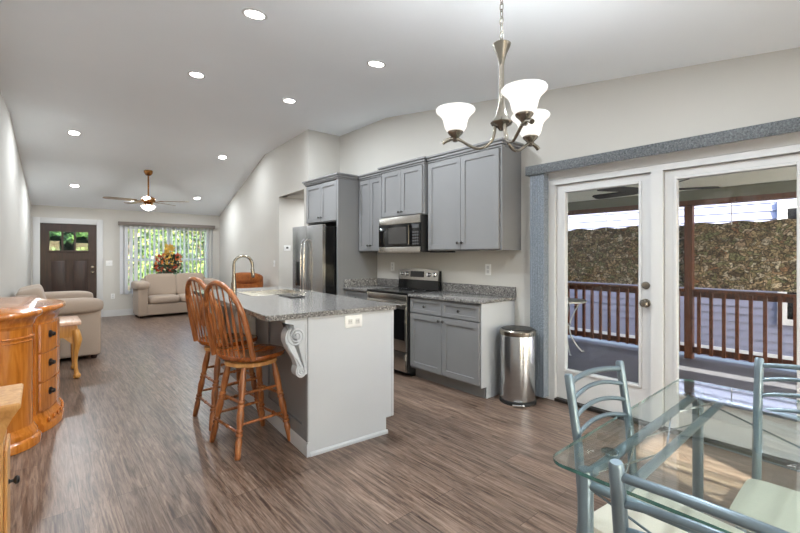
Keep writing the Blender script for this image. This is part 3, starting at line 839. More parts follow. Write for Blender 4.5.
def corbel(y):
    t = 0.085
    prof = [(0, 0.962), (-0.158, 0.962), (-0.158, 0.938), (-0.145, 0.932)]
    for k in range(9):      # big scroll belly
        a = math.radians(60 + k * 20); prof.append((-0.085 + 0.078 * math.cos(a) * 0.92, 0.835 + 0.085 * math.sin(a)))
    prof += [(-0.135, 0.76), (-0.105, 0.715), (-0.082, 0.672), (-0.072, 0.635)]
    for k in range(8):
        a = math.radians(150 + k * 25); prof.append((-0.043 + 0.04 * math.cos(a), 0.60 + 0.044 * math.sin(a)))
    prof += [(0, 0.57)]
    prof = [p for p in prof]
    mb = MB(); mb.prism([(p[0] - 0.0065, y, p[1]) for p in prof], (0, t, 0))
    def spiral(cx, cz, r, turns, side):
        pts = []
        for k in range(int(turns * 18) + 1):
            a = k / 18 * 2 * PI; rr = r * (1 - k / (turns * 18) * 0.82)
            pts.append((cx - rr * math.sin(a + 0.6) * 0.95, side, cz + rr * math.cos(a + 0.6)))
        mb.tube(pts, 0.006, 6)
    for side in (y - 0.001, y + t + 0.001):
        spiral(-0.085, 0.842, 0.066, 2.4, side); spiral(-0.047, 0.60, 0.033, 1.8, side)
        mb.tube([(-0.15, side, 0.80), (-0.118, side, 0.735), (-0.075, side, 0.675), (-0.055, side, 0.636)], 0.006, 6)
        mb.tube([(-0.02, side, 0.92), (-0.02, side, 0.64)], 0.0035, 6)
    return label(mb.build('corbel', M['cab_lit_trim'], isl), 'pale carved scroll bracket')
for y in (0.0, 1.14, 2.27): corbel(y)
mb = MB(); mb.box(0.285, 0.43, -0.007, -0.0005, 0.858, 0.95, 0.003); ol = mb.build('outlet', M['plastic'], isl); label(ol, 'white outlet plate')
mb = MB()
for dx in (0.327, 0.388):
    mb.box(dx - 0.017, dx + 0.017, -0.009, -0.0072, 0.885, 0.922, 0.002, 1)
mb.build('socket', paint('grey_white_plastic', (206, 206, 205), 0.4), ol)
mb = MB()
for dx in (0.327, 0.388):
    for s_ in (-0.006, 0.006): mb.box(dx + s_ - 0.0012, dx + s_ + 0.0012, -0.0095, -0.0091, 0.899, 0.912)
mb.build('slot', M['blackmatte'], ol)

it = thing('island_countertop', 'speckled granite island top with overhang and undermount sink', 'countertop', ISL, IRZ)
z0, z1 = 0.965, 1.0
X0, X1, Yn, Yf = -0.30, 0.74, -0.022, 2.42
SX0, SX1, SY0, SY1 = 0.04, 0.60, 1.40, 1.92
mb = MB()
ch = 0.02
mb.prism([(X0 + ch, Yn, z0), (X1 - 0.01, Yn, z0), (X1, Yn + 0.01, z0), (X1, SY0, z0), (X0, SY0, z0), (X0, Yn + ch, z0)], (0, 0, z1 - z0))
mb.prism([(X0, SY1, z0), (X1, SY1, z0), (X1, Yf - 0.01, z0), (X1 - 0.01, Yf, z0), (X0 + ch, Yf, z0), (X0, Yf - ch, z0)], (0, 0, z1 - z0))
mb.box(X0, SX0, SY0, SY1, z0, z1); mb.box(SX1, X1, SY0, SY1, z0, z1)
mb.build('slab', M['granite'], it)
mb = MB()
t = 0.004
mb.box(SX0 + t, SX1 - t, SY0 + t, SY1 - t, z1 - 0.034, z1 - 0.0335)   # basin floor is shallow: it sits above the carcass top
for (a_, b_, c_, d_) in ((SX0 - 0.012, SX0 + t, SY0 - 0.012, SY1 + 0.012), (SX1 - t, SX1 + 0.012, SY0 - 0.012, SY1 + 0.012), (SX0 + t, SX1 - t, SY0 - 0.012, SY0 + t), (SX0 + t, SX1 - t, SY1 - t, SY1 + 0.012)):
    mb.box(a_, b_, c_, d_, z1 + 0.0005, z1 + 0.004, 0.001, 1)
for (a_, b_, c_, d_) in ((SX0, SX0 + t, SY0, SY1), (SX1 - t, SX1, SY0, SY1), (SX0 + t, SX1 - t, SY0, SY0 + t), (SX0 + t, SX1 - t, SY1 - t, SY1)):
    mb.box(a_, b_, c_, d_, z1 - 0.034, z1)
sk = mb.build('sink', M['steelh'], it)
mb = MB(); mb.lathe([(0.045, z1 - 0.033), (0.045, z1 - 0.031), (0.02, z1 - 0.0315), (0, z1 - 0.0315)], ((SX0 + SX1) / 2, (SY0 + SY1) / 2, 0), seg=20); mb.build('drain', M['pewter'], sk)

fa = thing('faucet', 'tall brushed nickel gooseneck faucet on the island', 'faucet', (ISL[0] - 0.172, ISL[1] + 0.96, 1.001), math.radians(-8))
mb = MB(); mb.lathe([(0.03, 0), (0.03, 0.008), (0.024, 0.014), (0.0225, 0.10), (0.02, 0.16), (0.0145, 0.20), (0.013, 0.24)], seg=18); mb.build('base', M['nickel'], fa)
mb = MB(); pts = [(0, 0, 0.23), (0, 0, 0.30)]
for k in range(13):
    a = PI - PI * k / 12; pts.append((0.075 + 0.075 * math.cos(a), 0, 0.31 + 0.075 * math.sin(a)))
pts.append((0.152, 0, 0.285)); mb.tube(pts, 0.012, 12); mb.build('spout', M['nickel'], fa)
mb = MB(); mb.lathe([(0.013, 0), (0.016, 0.012), (0.016, 0.07), (0.012, 0.085)], (0.156, 0, 0.20), (-0.08, 0, 1), 14); mb.build('spray_head', M['nickel'], fa)
mb = MB(); mb.tube([(0, 0.02, 0.085), (0, 0.05, 0.10), (0, 0.10, 0.15)], [0.008, 0.007, 0.006], 8); mb.build('lever', M['nickel'], fa)
tr_ = thing('serving_tray', 'thin dark flat tray lying on the island by the sink', 'tray', (1.82, 3.70, 1.001), math.radians(-4.5))
mb = MB(); mb.box(-0.06, 0.06, -0.18, 0.18, 0.0, 0.006, 0.002); mb.box(-0.065, 0.065, -0.185, 0.185, 0.0062, 0.010, 0.002)
mb.build('tray_board', M['black'], tr_)

# ------------------------------------------------------------------ bar stools
def turned(L, r=0.0245):
    """leg profile from foot to top"""
    P = [(0.0, 0.70), (0.02, 0.80), (0.10, 0.86), (0.19, 0.95), (0.235, 0.7), (0.24, 0.95), (0.255, 1.05), (0.27, 0.95), (0.275, 0.72), (0.285, 0.95), (0.30, 1.05), (0.315, 0.92), (0.32, 0.74),
         (0.40, 0.98), (0.47, 1.06), (0.545, 0.78), (0.55, 1.0), (0.565, 1.08), (0.58, 0.98), (0.585, 0.74), (0.595, 0.96), (0.61, 1.05), (0.625, 0.92), (0.63, 0.76), (0.72, 0.98), (0.82, 0.98), (0.93, 0.78), (1.0, 0.66)]
    return [(r * b, L * a) for a, b in P]
def rod(mb, p, q, r):
    p, q = Vector(p), Vector(q); d = q - p
    mids = [0, 0.08, 0.3, 0.46, 0.47, 0.5, 0.53, 0.54, 0.7, 0.92, 1]
    rr = [0.6, 0.75, 0.95, 0.8, 1.05, 1.25, 1.05, 0.8, 0.95, 0.75, 0.6]
    mb.tube([p + d * t for t in mids], [r * k for k in rr], 8)
def make_stool(lab):
    s = thing('bar_stool', lab, 'bar stool', (1.195, 3.085, 0), math.radians(6), 'wooden bar stools along the island')
    SZ = 0.645
    SW = Matrix.Rotation(math.radians(16), 4, 'Z')      # seat and back are swivelled on the base
    # saddle seat: D-like outline with dished top
    mb = MB(); mb.X = SW; rings = []
    N = 36
    def outline(k):
        a = 2 * PI * k / N; ca, sa = math.cos(a), math.sin(a)
        x = math.copysign(abs(ca) ** 0.72, ca) * (0.225 if ca > 0 else 0.205); y = math.copysign(abs(sa) ** 0.78, sa) * 0.225
        return x, y
    for sc, dz in ((0.90, -0.032), (0.97, -0.027), (1.0, -0.012), (1.0, 0.0), (0.985, 0.006)):
        rings.append([(outline(k)[0] * sc, outline(k)[1] * sc, SZ + 0.03 + dz) for k in range(N)])
    for sc in (0.9, 0.7, 0.45, 0.2, 0.02):
        rings.append([(outline(k)[0] * sc, outline(k)[1] * sc, SZ + 0.036 - 0.018 * (1 - sc ** 2) + (0.012 * (1 - abs(outline(k)[1]) / 0.225) * max(0, outline(k)[0] / 0.225) * sc)) for k in range(N)])
    mb.ngon_stack(rings); mb.build('seat', M['seatwood'], s)
    mb = MB(); mb.lathe([(0.17, SZ - 0.05), (0.185, SZ - 0.045), (0.185, SZ - 0.02), (0.172, SZ - 0.016)], seg=32); mb.build('seat_base', M['oaklight'], s)
    mb = MB(); mb.lathe([(0.10, SZ - 0.0158), (0.10, SZ - 0.0028)], seg=24); mb.build('swivel', M['pewter'], s)
    tops, feet = [], []
    for sx, sy in ((1, 1), (1, -1), (-1, 1), (-1, -1)):
        f_ = Vector((sx * 0.205, sy * 0.205, 0)); t_ = Vector((sx * 0.115, sy * 0.115, SZ - 0.045))
        mb = MB(); mb.lathe(turned((t_ - f_).length), f_ + Vector((0, 0, 0.004)), t_ - f_, 12); mb.build('leg', M['oakred'], s)
        tops.append(t_); feet.append(f_)
    def at(i, z): return feet[i] + (tops[i] - feet[i]) * (z / (SZ - 0.045))
    for i, j, zz in ((0, 1, (0.17, 0.36)), (2, 3, (0.17, 0.36)), (0, 2, (0.22, 0.42)), (1, 3, (0.22, 0.42))):
        for z in zz:
            mb = MB(); rod(mb, at(i, z), at(j, z), 0.012); mb.build('stretcher', M['oakred'], s)
    # hoop back on the -x side, leaning back
    lean = 0.22; HH = 0.54
    def bp(y, z):       # point on the leaning back plane
        return Vector((-0.165 - lean * z - 0.03 * (1 - (y / 0.2) ** 2), y, SZ + 0.02 + z))
    hoop = []
    for k in range(25):
        a = PI * k / 24
        yy = -0.198 * math.cos(a); zz = HH * math.sin(a) ** 0.62
        hoop.append(bp(yy, zz if 0 < k < 24 else 0.0))
    mb = MB(); mb.X = SW; mb.tube(hoop, [0.017] * 25, 10, True, 1.2); mb.build('hoop', M['oakred'], s)
    for k in range(7):
        yb_ = -0.135 + 0.045 * k; yt = yb_ * 1.12
        zt = HH * math.sqrt(max(0.0, 1 - (yt / 0.2) ** 2)) ** 0.62 - 0.004
        p, q = bp(yb_, 0.0), bp(yt, zt)
        mb = MB(); mb.X = SW; mb.tube([p + (q - p) * t for t in (0, 0.2, 0.33, 0.48, 0.62, 0.8, 1)], [0.006, 0.0065, 0.0095, 0.0115, 0.0085, 0.006, 0.005], 8); mb.build('spindle', M['oakred'], s)
    return s
st = make_stool('honey oak swivel bar stool with hoop spindle back, the nearer of the two')
dup(st, (1.225, 3.69, 0), math.radians(2), 'honey oak hoop back bar stool behind the nearer stool, farther along the island')

# ------------------------------------------------------------------ trash can
tc = thing('trash_can', 'stainless steel step trash can between base cabinet and blinds', 'trash can', (3.462, 2.285, 0))
def oval(sx, sy, z, n=32): return [(sx * math.cos(2 * PI * k / n), sy * math.sin(2 * PI * k / n), z) for k in range(n)]
R = 0.165
mb = MB(); mb.ngon_stack([oval(R + .006, R + .006, 0), oval(R + .006, R + .006, 0.03), oval(R, R, 0.036)]); mb.build('base_ring', M['rubber'], tc)
mb = MB(); mb.ngon_stack([oval(R - .002, R - .002, 0.0365), oval(R, R, 0.045), oval(R, R, 0.63), oval(R - .003, R - .003, 0.638)]); mb.build('body', M['steel'], tc)
mb = MB(); mb.ngon_stack([oval(R + .004, R + .004, 0.639), oval(R + .006, R + .006, 0.646), oval(R + .006, R + .006, 0.678), oval(R - .004, R - .004, 0.69)]); mb.build('lid_rim', M['nickel'], tc)
mb = MB(); mb.ngon_stack([oval(R - .012, R - .012, 0.6905), oval(R - .02, R - .02, 0.698), oval(0.06, 0.06, 0.70), oval(0.002, 0.002, 0.70)]); label(mb.build('lid', M['pewter'], tc), 'dark grey domed lid')
mb = MB(); a = math.radians(215)
cx, cy = math.cos(a) * (R + 0.01), math.sin(a) * (R + 0.01)
mb.X = Matrix.Translation((cx, cy, 0)) @ Matrix.Rotation(a, 4, 'Z')
mb.box(0.0, 0.035, -0.055, 0.055, 0.012, 0.026, 0.005); mb.build('pedal', M['chrome'], tc)

# ------------------------------------------------------------------ patio blinds: valance and gathered vanes
vb = thing('vertical_blind', 'grey blue vertical blind gathered left of the patio doors under a charcoal valance', 'blind', (3.68, 2.2, 0.03))
mb = MB(vb)
mb.box(3.615, 3.63, -0.12, 2.30, 2.172, 2.262, 0.003); mb.box(3.63, XR - 0.004, 2.288, 2.30, 2.172, 2.262); mb.box(3.63, XR - 0.004, -0.12, -0.108, 2.172, 2.262)
label(mb.build('valance', M['valance'], vb), 'speckled charcoal valance')
mb = MB(vb); mb.box(3.655, 3.70, -0.09, 2.28, 2.18, 2.225); mb.build('headrail', M['white'], vb)
for k in range(11):
    y = 2.115 + k * 0.0135; mb = MB(vb)
    x0, x1 = 3.636 + (k % 2) * 0.003, 3.724
    mb.prism([(x0, y, 0.03), ((x0 + x1) / 2, y + 0.005, 0.03), (x1, y, 0.03), (x1, y + 0.0122, 0.03), ((x0 + x1) / 2, y + 0.0172, 0.03), (x0, y + 0.0122, 0.03)], (0, 0, 2.149))
    mb.build('vane', M['blind'], vb)

# ------------------------------------------------------------------ wall plates
def plate(name, lab, cat, c, nrm, w=0.075, h=0.118, kind='outlet'):
    rz = math.atan2(nrm[0], -nrm[1])
    o = thing(name, lab, cat, c, rz)
    mb = MB(); mb.box(-w / 2, w / 2, -0.006, -0.0005, -h / 2, h / 2, 0.002); mb.build('cover', M['plastic'], o)
    mb = MB()
    if kind == 'outlet':
        for z in (-0.024, 0.024): mb.box(-0.016, 0.016, -0.0085, -0.0062, z - 0.017, z + 0.017, 0.002, 1)
        mb.build('socket', M['white'], o)
    elif kind == 'switch':
        n = max(1, round(w / 0.055) - 1) if w > 0.09 else 1
        for i in range(n): xx = (i - (n - 1) / 2) * 0.046; mb.box(xx - 0.005, xx + 0.005, -0.014, -0.0062, -0.012, 0.012, 0.002, 1)
        mb.build('toggle', M['white'], o)
    else:
        mb.box(-0.022, 0.022, -0.009, -0.0062, -0.01, 0.022, 0.001, 1); mb.build('display', M['pewter'], o)
    return o
plate('wall_outlet', 'white outlet plate on the wall above the two-drawer base cabinet', 'outlet', (XR, 2.85, 1.235), (-1, 0))
plate('wall_outlet', 'white outlet plate between range backguard and left wall cabinet', 'outlet', (XR, 4.50, 1.235), (-1, 0))
plate('light_switch', 'white double switch plate beside the front door trim', 'light switch', (1.19, Y_FAR, 1.215), (0, -1), 0.125, 0.118, 'switch')
plate('wall_outlet', 'white outlet plate low on the far wall between door and blinds', 'outlet', (1.26, Y_FAR, 0.46), (0, -1))
plate('light_switch', 'white switch plate on the closet wall behind the rust recliner', 'light switch', (xa(7.36), 7.36, 1.24), (-1, 0.075), 0.075, 0.118, 'switch')
plate('thermostat', 'white thermostat on the wall inside the hall opening', 'thermostat', (3.425, HY1, 1.525), (0, -1), 0.13, 0.10, 'thermo')

# ------------------------------------------------------------------ chandelier
CH = (1.64, 1.17)
CDZ = 0.135
czl = zc(CH[1]) - CDZ
cl = thing('chandelier', 'brushed nickel chandelier with three lit bell shaped glass shades', 'chandelier', (CH[0], CH[1], 1.80))
mb = MB(cl); mb.X = Matrix.Translation((CH[0], CH[1], 0))
mb.lathe([(0, 1.838), (0.012, 1.842), (0.02, 1.856), (0.046, 1.868), (0.052, 1.878), (0.046, 1.886), (0.036, 1.894), (0.026, 1.916), (0.017, 1.95), (0.013, 1.99), (0.012, 2.14), (0.014, 2.165), (0.024, 2.20), (0.040, 2.234), (0.043, 2.246), (0.034, 2.252), (0.012, 2.256), (0.008, 2.27), (0, 2.272)], seg=26)
mb.build('column', M['nickel'], cl)
mb = MB(cl)
z = 2.268; k = 0
while z < czl - 0.09:
    pts = []
    for j in range(15):
        a = 2 * PI * j / 14; u = 0.0085 * math.cos(a); v_ = 0.0225 * math.sin(a)
        pts.append((CH[0] + (u if k % 2 else 0), CH[1] + (0 if k % 2 else u), z + 0.02 + v_))
    mb.tube(pts, 0.0023, 6, False); z += 0.0335; k += 1
mb.build('chain', M['nickel'], cl)
mb = MB(cl); mb.lathe([(0.062, czl - 0.001), (0.06, czl - 0.02), (0.03, czl - 0.045), (0.008, czl - 0.055), (0.006, czl - 0.075)], (CH[0], CH[1], 0), seg=24); mb.build('canopy', M['nickel'], cl)
for ang in (128, 241, -5):
    a = math.radians(ang); d = Vector((math.cos(a), math.sin(a), 0)); C0 = Vector((CH[0], CH[1], 0))
    mb = MB(cl)
    path = [(0.030, 1.868), (0.032, 1.835), (0.046, 1.795), (0.078, 1.768), (0.115, 1.763), (0.155, 1.782), (0.192, 1.806), (0.225, 1.816), (0.262, 1.806), (0.278, 1.796)]
    pts = []
    for i in range(len(path) - 1):
        for q in range(3):
            t = q / 3; p0 = path[max(0, i - 1)]; p1 = path[i]; p2 = path[i + 1]; p3 = path[min(len(path) - 1, i + 2)]
            def cr(u): return 0.5 * (2 * p1[u] + (p2[u] - p0[u]) * t + (2 * p0[u] - 5 * p1[u] + 4 * p2[u] - p3[u]) * t * t + (3 * p1[u] - p0[u] - 3 * p2[u] + p3[u]) * t ** 3)
            pts.append(C0 + d * cr(0) + Vector((0, 0, cr(1))))
    pts.append(C0 + d * path[-1][0] + Vector((0, 0, path[-1][1])))
    n = len(pts); mb.tube(pts, [0.0075 if i < n * 0.6 else 0.0075 + 0.004 * (i - n * .6) / (n * .4) for i in range(n)], 10, True)
    arm = mb.build('arm', M['nickel'], cl)
    sc_ = C0 + d * 0.215
    mb = MB(cl); mb.lathe([(0.010, 1.800), (0.015, 1.806), (0.012, 1.812), (0.02, 1.824), (0.034, 1.838), (0.038, 1.846), (0.036, 1.850), (0.0, 1.850)], sc_, seg=22); mb.build('shade_holder', M['nickel'], arm)
    mb = MB(cl)
    outer = [(0.034, 1.847), (0.043, 1.853), (0.051, 1.867), (0.055, 1.884), (0.059, 1.902), (0.067, 1.919), (0.081, 1.934), (0.092, 1.944), (0.094, 1.951), (0.091, 1.956)]
    inner = [(r - 0.004, z) for r, z in outer[::-1]]
    mb.lathe(outer + inner, sc_, seg=30, cap=False); label(mb.build('shade', M['shade_glass'], cl), 'lit frosted white bell shade')
    l = bpy.data.lights.new('chandelier_bulb', 'POINT'); l.energy = BULB_W; l.color = (0.95, 0.98, 1.0); l.shadow_soft_size = 0.03
    lo = bpy.data.objects.new('chandelier_bulb', l); COL.objects.link(lo); lo.parent = cl
    lo.location = INV[cl.name] @ (sc_ + Vector((0, 0, 1.925)))

cl.location.z += CDZ

# ------------------------------------------------------------------ living room ceiling fan
FX, FY = 1.58, 9.25
cf = thing('ceiling_fan', 'brass ceiling fan with wooden blades and glass bowl light in the living room', 'ceiling fan', (FX, FY, 2.3))
fzc = zc(FY); HZf = 2.44
mb = MB(cf); mb.lathe([(0.075, fzc + 0.012), (0.075, fzc - 0.03), (0.05, fzc - 0.075), (0.02, fzc - 0.09)], (FX, FY, 0), seg=20); mb.build('canopy', M['brass'], cf)
mb = MB(cf); mb.tube([(FX, FY, fzc - 0.08), (FX, FY, HZf + 0.08)], 0.014, 10); mb.build('downrod', M['brass'], cf)
mb = MB(cf); mb.lathe([(0.02, HZf + 0.10), (0.06, HZf + 0.085), (0.115, HZf + 0.06), (0.125, HZf + 0.02), (0.115, HZf - 0.02), (0.07, HZf - 0.045), (0.085, HZf - 0.06), (0.09, HZf - 0.08), (0.05, HZf - 0.085)], (FX, FY, 0), seg=24); mb.build('motor', M['brass'], cf)
mb = MB(cf); mb.lathe([(0.12, HZf - 0.083), (0.13, HZf - 0.10), (0.11, HZf - 0.14), (0.06, HZf - 0.175), (0.012, HZf - 0.19), (0.0, HZf - 0.2)], (FX, FY, 0), seg=22); 
fb_m = bpy.data.materials.new('frosted_bowl_glass'); fb_m.use_nodes = True
_n = fb_m.node_tree; _n.nodes.clear(); _o = _n.nodes.new('ShaderNodeOutputMaterial'); _x = _n.nodes.new('ShaderNodeMixShader')
_a = _n.nodes.new('ShaderNodeBsdfTranslucent'); _b = _n.nodes.new('ShaderNodeBsdfTransparent'); _a.inputs[0].default_value = (0.5, 0.44, 0.38, 1); _b.inputs[0].default_value = (0.95, 0.92, 0.88, 1)
_x.inputs[0].default_value = 0.85; _n.links.new(_a.outputs[0], _x.inputs[1]); _n.links.new(_b.outputs[0], _x.inputs[2]); _n.links.new(_x.outputs[0], _o.inputs[0])
mb.build('light_bowl', fb_m, cf)
_l = bpy.data.lights.new('fan_fill_bulb', 'POINT'); _l.energy = 11.0; _l.color = (0.96, 0.98, 1.0); _l.shadow_soft_size = 0.04  # lit bulb added inside the bowl to lift the living room ceiling
_lo = bpy.data.objects.new('fan_fill_bulb', _l); COL.objects.link(_lo); _lo.parent = cf; _lo.location = INV[cf.name] @ Vector((FX, FY, HZf - 0.125))
for k in range(5):
    a = math.radians(-49.2 + 90 + 72 * k + 36 - 36)
    Xf = Matrix.Translation((FX, FY, HZf - 0.005)) @ Matrix.Rotation(a, 4, 'Z') @ Matrix.Rotation(math.radians(9), 4, 'X')
    mb = MB(cf); mb.X = Xf
    mb.prism([(0.20, -0.05, 0), (0.30, -0.066, 0), (0.66, -0.07, 0), (0.72, -0.045, 0), (0.73, 0.0, 0), (0.72, 0.045, 0), (0.66, 0.07, 0), (0.30, 0.066, 0), (0.20, 0.05, 0)], (0, 0, 0.007))
    bl = mb.build('blade', M['fanblade'], cf)
    mb = MB(cf); mb.X = Xf; mb.box(0.09, 0.27, -0.018, 0.018, -0.007, -0.001, 0.002, 1); mb.build('blade_iron', M['brass'], bl)

# ------------------------------------------------------------------ far window blind
fb = thing('vertical_blind', 'open white vertical blind with taupe valance on the living room window', 'blind', (2.41, Y_FAR - 0.07, 0.48))
mb = MB(fb); mb.box(1.36, 3.46, Y_FAR - 0.115, Y_FAR - 0.10, 2.09, 2.17, 0.003); mb.box(1.36, 1.375, Y_FAR - 0.10, Y_FAR - 0.002, 2.09, 2.17); mb.box(3.445, 3.46, Y_FAR - 0.10, Y_FAR - 0.002, 2.09, 2.17)
mb.box(1.375, 3.445, Y_FAR - 0.10, Y_FAR - 0.03, 2.13, 2.16)
label(mb.build('valance', M['browntrim'], fb), 'taupe valance')
nv = 22
for k in range(nv):
    x = 1.42 + (3.40 - 1.42) * k / (nv - 1)
    ang = math.radians(52 if k > 3 else 25) + random.uniform(-0.06, 0.06)
    mb = MB(fb); mb.X = Matrix.Translation((x, Y_FAR - 0.058, 0)) @ Matrix.Rotation(ang, 4, 'Z')
    mb.prism([(-0.042, 0, 0.50), (0, 0.004, 0.50), (0.042, 0, 0.50), (0.042, 0.002, 0.50), (0, 0.006, 0.50), (-0.042, 0.002, 0.50)], (0, 0, 1.59))
    mb.build('vane', M['vane'], fb)

# ------------------------------------------------------------------ upholstered seats
def sofa(root, W_, D_, ncush, seat_z=0.46, back_z=0.92, arm_z=0.66, arm_w=0.24, foot=M['doorwood']):
    """local frame: width along X, faces -Y, origin at the floor centre"""
    hw, hd = W_ / 2, D_ / 2
    mb = MB(); mb.box(-hw + 0.06, hw - 0.06, -hd + 0.06, hd - 0.02, 0.06, 0.30, 0.02, 3); mb.box(-hw + arm_w * .7, hw - arm_w * .7, hd - 0.26, hd - 0.02, 0.30, back_z - 0.12, 0.05, 3); mb.build('frame', M['sofa'], root)
    cw = (W_ - 2 * arm_w) / ncush
    for k in range(ncush):
        cx = -hw + arm_w + cw * (k + 0.5)
        mb = MB(); mb.sq((cx, -hd * 0.20, 0.385), (cw / 2 + 0.005, hd * 0.74, 0.095), 0.5, 0.3); mb.build('seat_cushion', M['sofa'], root)
        mb = MB(); mb.X = Matrix.Translation((cx, hd - 0.22, 0.68)) @ Matrix.Rotation(math.radians(-13), 4, 'X'); mb.sq((0, 0, 0), (cw / 2 + 0.012, 0.14, 0.275), 0.32, 0.25); mb.build('back_cushion', M['sofa'], root)
    for s_ in (-1, 1):
        cx = s_ * (hw - arm_w / 2)
        mb = MB(); mb.box(cx - arm_w * 0.40, cx + arm_w * 0.40, -hd + 0.045, hd - 0.05, 0.05, arm_z - 0.10, 0.03, 3)
        mb.sq((cx, 0.0, arm_z - 0.085), (arm_w * 0.60, hd - 0.01, 0.105), 0.55, 0.4); mb.build('arm', M['sofa'], root)
    for sx in (-1, 1):
        for sy in (-1, 1):
            mb = MB(); mb.lathe([(0.03, 0), (0.042, 0.0595)], (sx * (hw - 0.10), sy * (hd - 0.12), 0), seg=12); mb.build('foot', foot, root)
sf = thing('sofa', 'taupe two-seat sofa under the living room window', 'sofa', (2.47, 11.0, 0))
sofa(sf, 1.74, 0.80, 2, back_z=0.98, arm_z=0.80)
lv = thing('loveseat', 'taupe rolled-arm loveseat along the left wall behind the end table', 'loveseat', (0.20, 7.78, 0), PI / 2)
sofa(lv, 1.75, 0.95, 2, back_z=1.0, arm_z=0.80, arm_w=0.30)

rc = thing('recliner', 'rust brown padded recliner beyond the island', 'armchair', (2.72, 7.75, 0), math.radians(-60))
mb = MB(); mb.box(-0.36, 0.36, -0.38, 0.30, 0.06, 0.42, 0.05, 3); mb.box(-0.34, 0.34, -0.3, 0.3, 0.0, 0.06); mb.build('frame', M['recliner'], rc)
mb = MB(); mb.sq((0, -0.06, 0.47), (0.29, 0.34, 0.10), 0.5, 0.35); mb.build('seat_cushion', M['recliner'], rc)
mb = MB(); mb.X = Matrix.Translation((0, 0.30, 0.70)) @ Matrix.Rotation(math.radians(-10), 4, 'X')
mb.sq((0, 0, -0.02), (0.31, 0.11, 0.34), 0.4, 0.4); mb.sq((0, -0.035, 0.25), (0.315, 0.13, 0.115), 0.7, 0.55); mb.build('backrest', M['recliner'], rc)
for s_ in (-1, 1):
    mb = MB(); mb.sq((s_ * 0.38, -0.06, 0.38), (0.10, 0.36, 0.27), 0.35, 0.35); mb.build('arm', M['recliner'], rc)

# flowers on the sofa back
fl = thing('flower_arrangement', 'autumn coloured silk flower arrangement standing on the sofa back', 'flowers', (2.33, 11.26, 0.872))
P0 = Vector((2.33, 11.26, 0.872))
mb = MB(fl); mb.lathe([(0.05, 0), (0.075, 0.03), (0.085, 0.09), (0.07, 0.13), (0.075, 0.14), (0.06, 0.14)], P0, seg=18); mb.build('pot', paint('terracotta_glaze', (98, 62, 44), 0.4), fl)
def petals(name, mat, spots, n, spread, l, w):
    for cx, cz in spots:
        mb = MB(fl); cx *= 0.72
        for k in range(n):
            th = random.random() * 2 * PI; rr = spread * math.sqrt(random.random()) * 0.85
            c = P0 + Vector((cx + rr * math.cos(th), random.uniform(-0.11, 0.045), cz + rr * math.sin(th)))
            mb.leaf(c, (math.cos(th), random.uniform(-.9, 0.1), math.sin(th) + 0.3), (random.uniform(-.3, .3), -1, random.uniform(-.2, .6)), l, w)
        mb.build(name, mat, fl)
petals('leaf_cluster', M['leafC'], [(-0.2, 0.2), (0.2, 0.22), (0, 0.16), (-0.1, 0.35), (0.12, 0.36), (0.0, 0.3)], 40, 0.14, 0.1, 0.045)
petals('yellow_flower', paint('mustard_petal', (206, 164, 70), 0.7, 0, 0.25, 20), [(0.0, 0.52), (0.05, 0.62), (-0.03, 0.44), (0.03, 0.36), (0.02, 0.70)], 26, 0.075, 0.075, 0.05)
petals('red_flower', paint('rust_petal', (170, 62, 34), 0.7, 0, 0.3, 20), [(0.09, 0.2), (-0.28, 0.22), (-0.24, 0.45), (0.28, 0.48), (0.1, 0.24)], 26, 0.07, 0.07, 0.05)
petals('cream_flower', paint('cream_petal', (214, 198, 160), 0.7, 0, 0.15, 20), [(-0.14, 0.26), (0.24, 0.26), (-0.17, 0.40), (0.24, 0.40)], 24, 0.07, 0.065, 0.045)
petals('orange_flower', paint('orange_petal', (206, 112, 44), 0.7, 0, 0.25, 20), [(0.14, 0.28), (-0.08, 0.48), (-0.26, 0.34), (0.3, 0.36)], 20, 0.06, 0.07, 0.045)

# ------------------------------------------------------------------ end table
et = thing('end_table', 'small golden oak end table with cabriole legs before the loveseat', 'side table', (0.12, 6.22, 0))
x0, x1, y0, y1 = -0.17, 0.355, 5.92, 6.50
mb = MB(et); mb.box(x0, x1, y0, y1, 0.605, 0.65, 0.014, 3); label(mb.build('tabletop', M['etop'], et), 'pale wood tabletop')
mb = MB(et); mb.box(x0 + 0.04, x1 - 0.04, y0 + 0.04, y1 - 0.04, 0.47, 0.604, 0.004); mb.build('apron', M['etable'], et)
for sx, xx in ((-1, x0 + 0.05), (1, x1 - 0.05)):
    for sy, yy in ((-1, y0 + 0.05), (1, y1 - 0.05)):
        d = Vector((sx, sy, 0)).normalized(); b0 = Vector((xx, yy, 0))
        mb = MB(et)
        zs = [0.55, 0.50, 0.44, 0.38, 0.30, 0.20, 0.11, 0.06, 0.045]; off = [0.0, 0.012, 0.028, 0.02, 0.004, -0.004, 0.004, 0.012, 0.016]; rr = [0.034, 0.04, 0.042, 0.034, 0.026, 0.020, 0.018, 0.024, 0.028]
        mb.tube([b0 + d * o + Vector((0, 0, z)) for o, z in zip(off, zs)], rr, 10)
        mb.sq(tuple(b0 + d * 0.018 + Vector((0, 0, 0.032))), (0.036, 0.036, 0.032), 0.8, 0.9, 14, 8)
        mb.prism([b0 + Vector((-sx * 0.01, 0, 0.47)), b0 + Vector((-sx * 0.11, 0, 0.47)), b0 + Vector((-sx * 0.03, 0, 0.39))], (0, 0.018 * -sy, 0))
        mb.prism([b0 + Vector((0, -sy * 0.01, 0.47)), b0 + Vector((0, -sy * 0.11, 0.47)), b0 + Vector((0, -sy * 0.03, 0.39))], (0.018 * -sx, 0, 0))
        mb.build('leg', M['etable'], et)

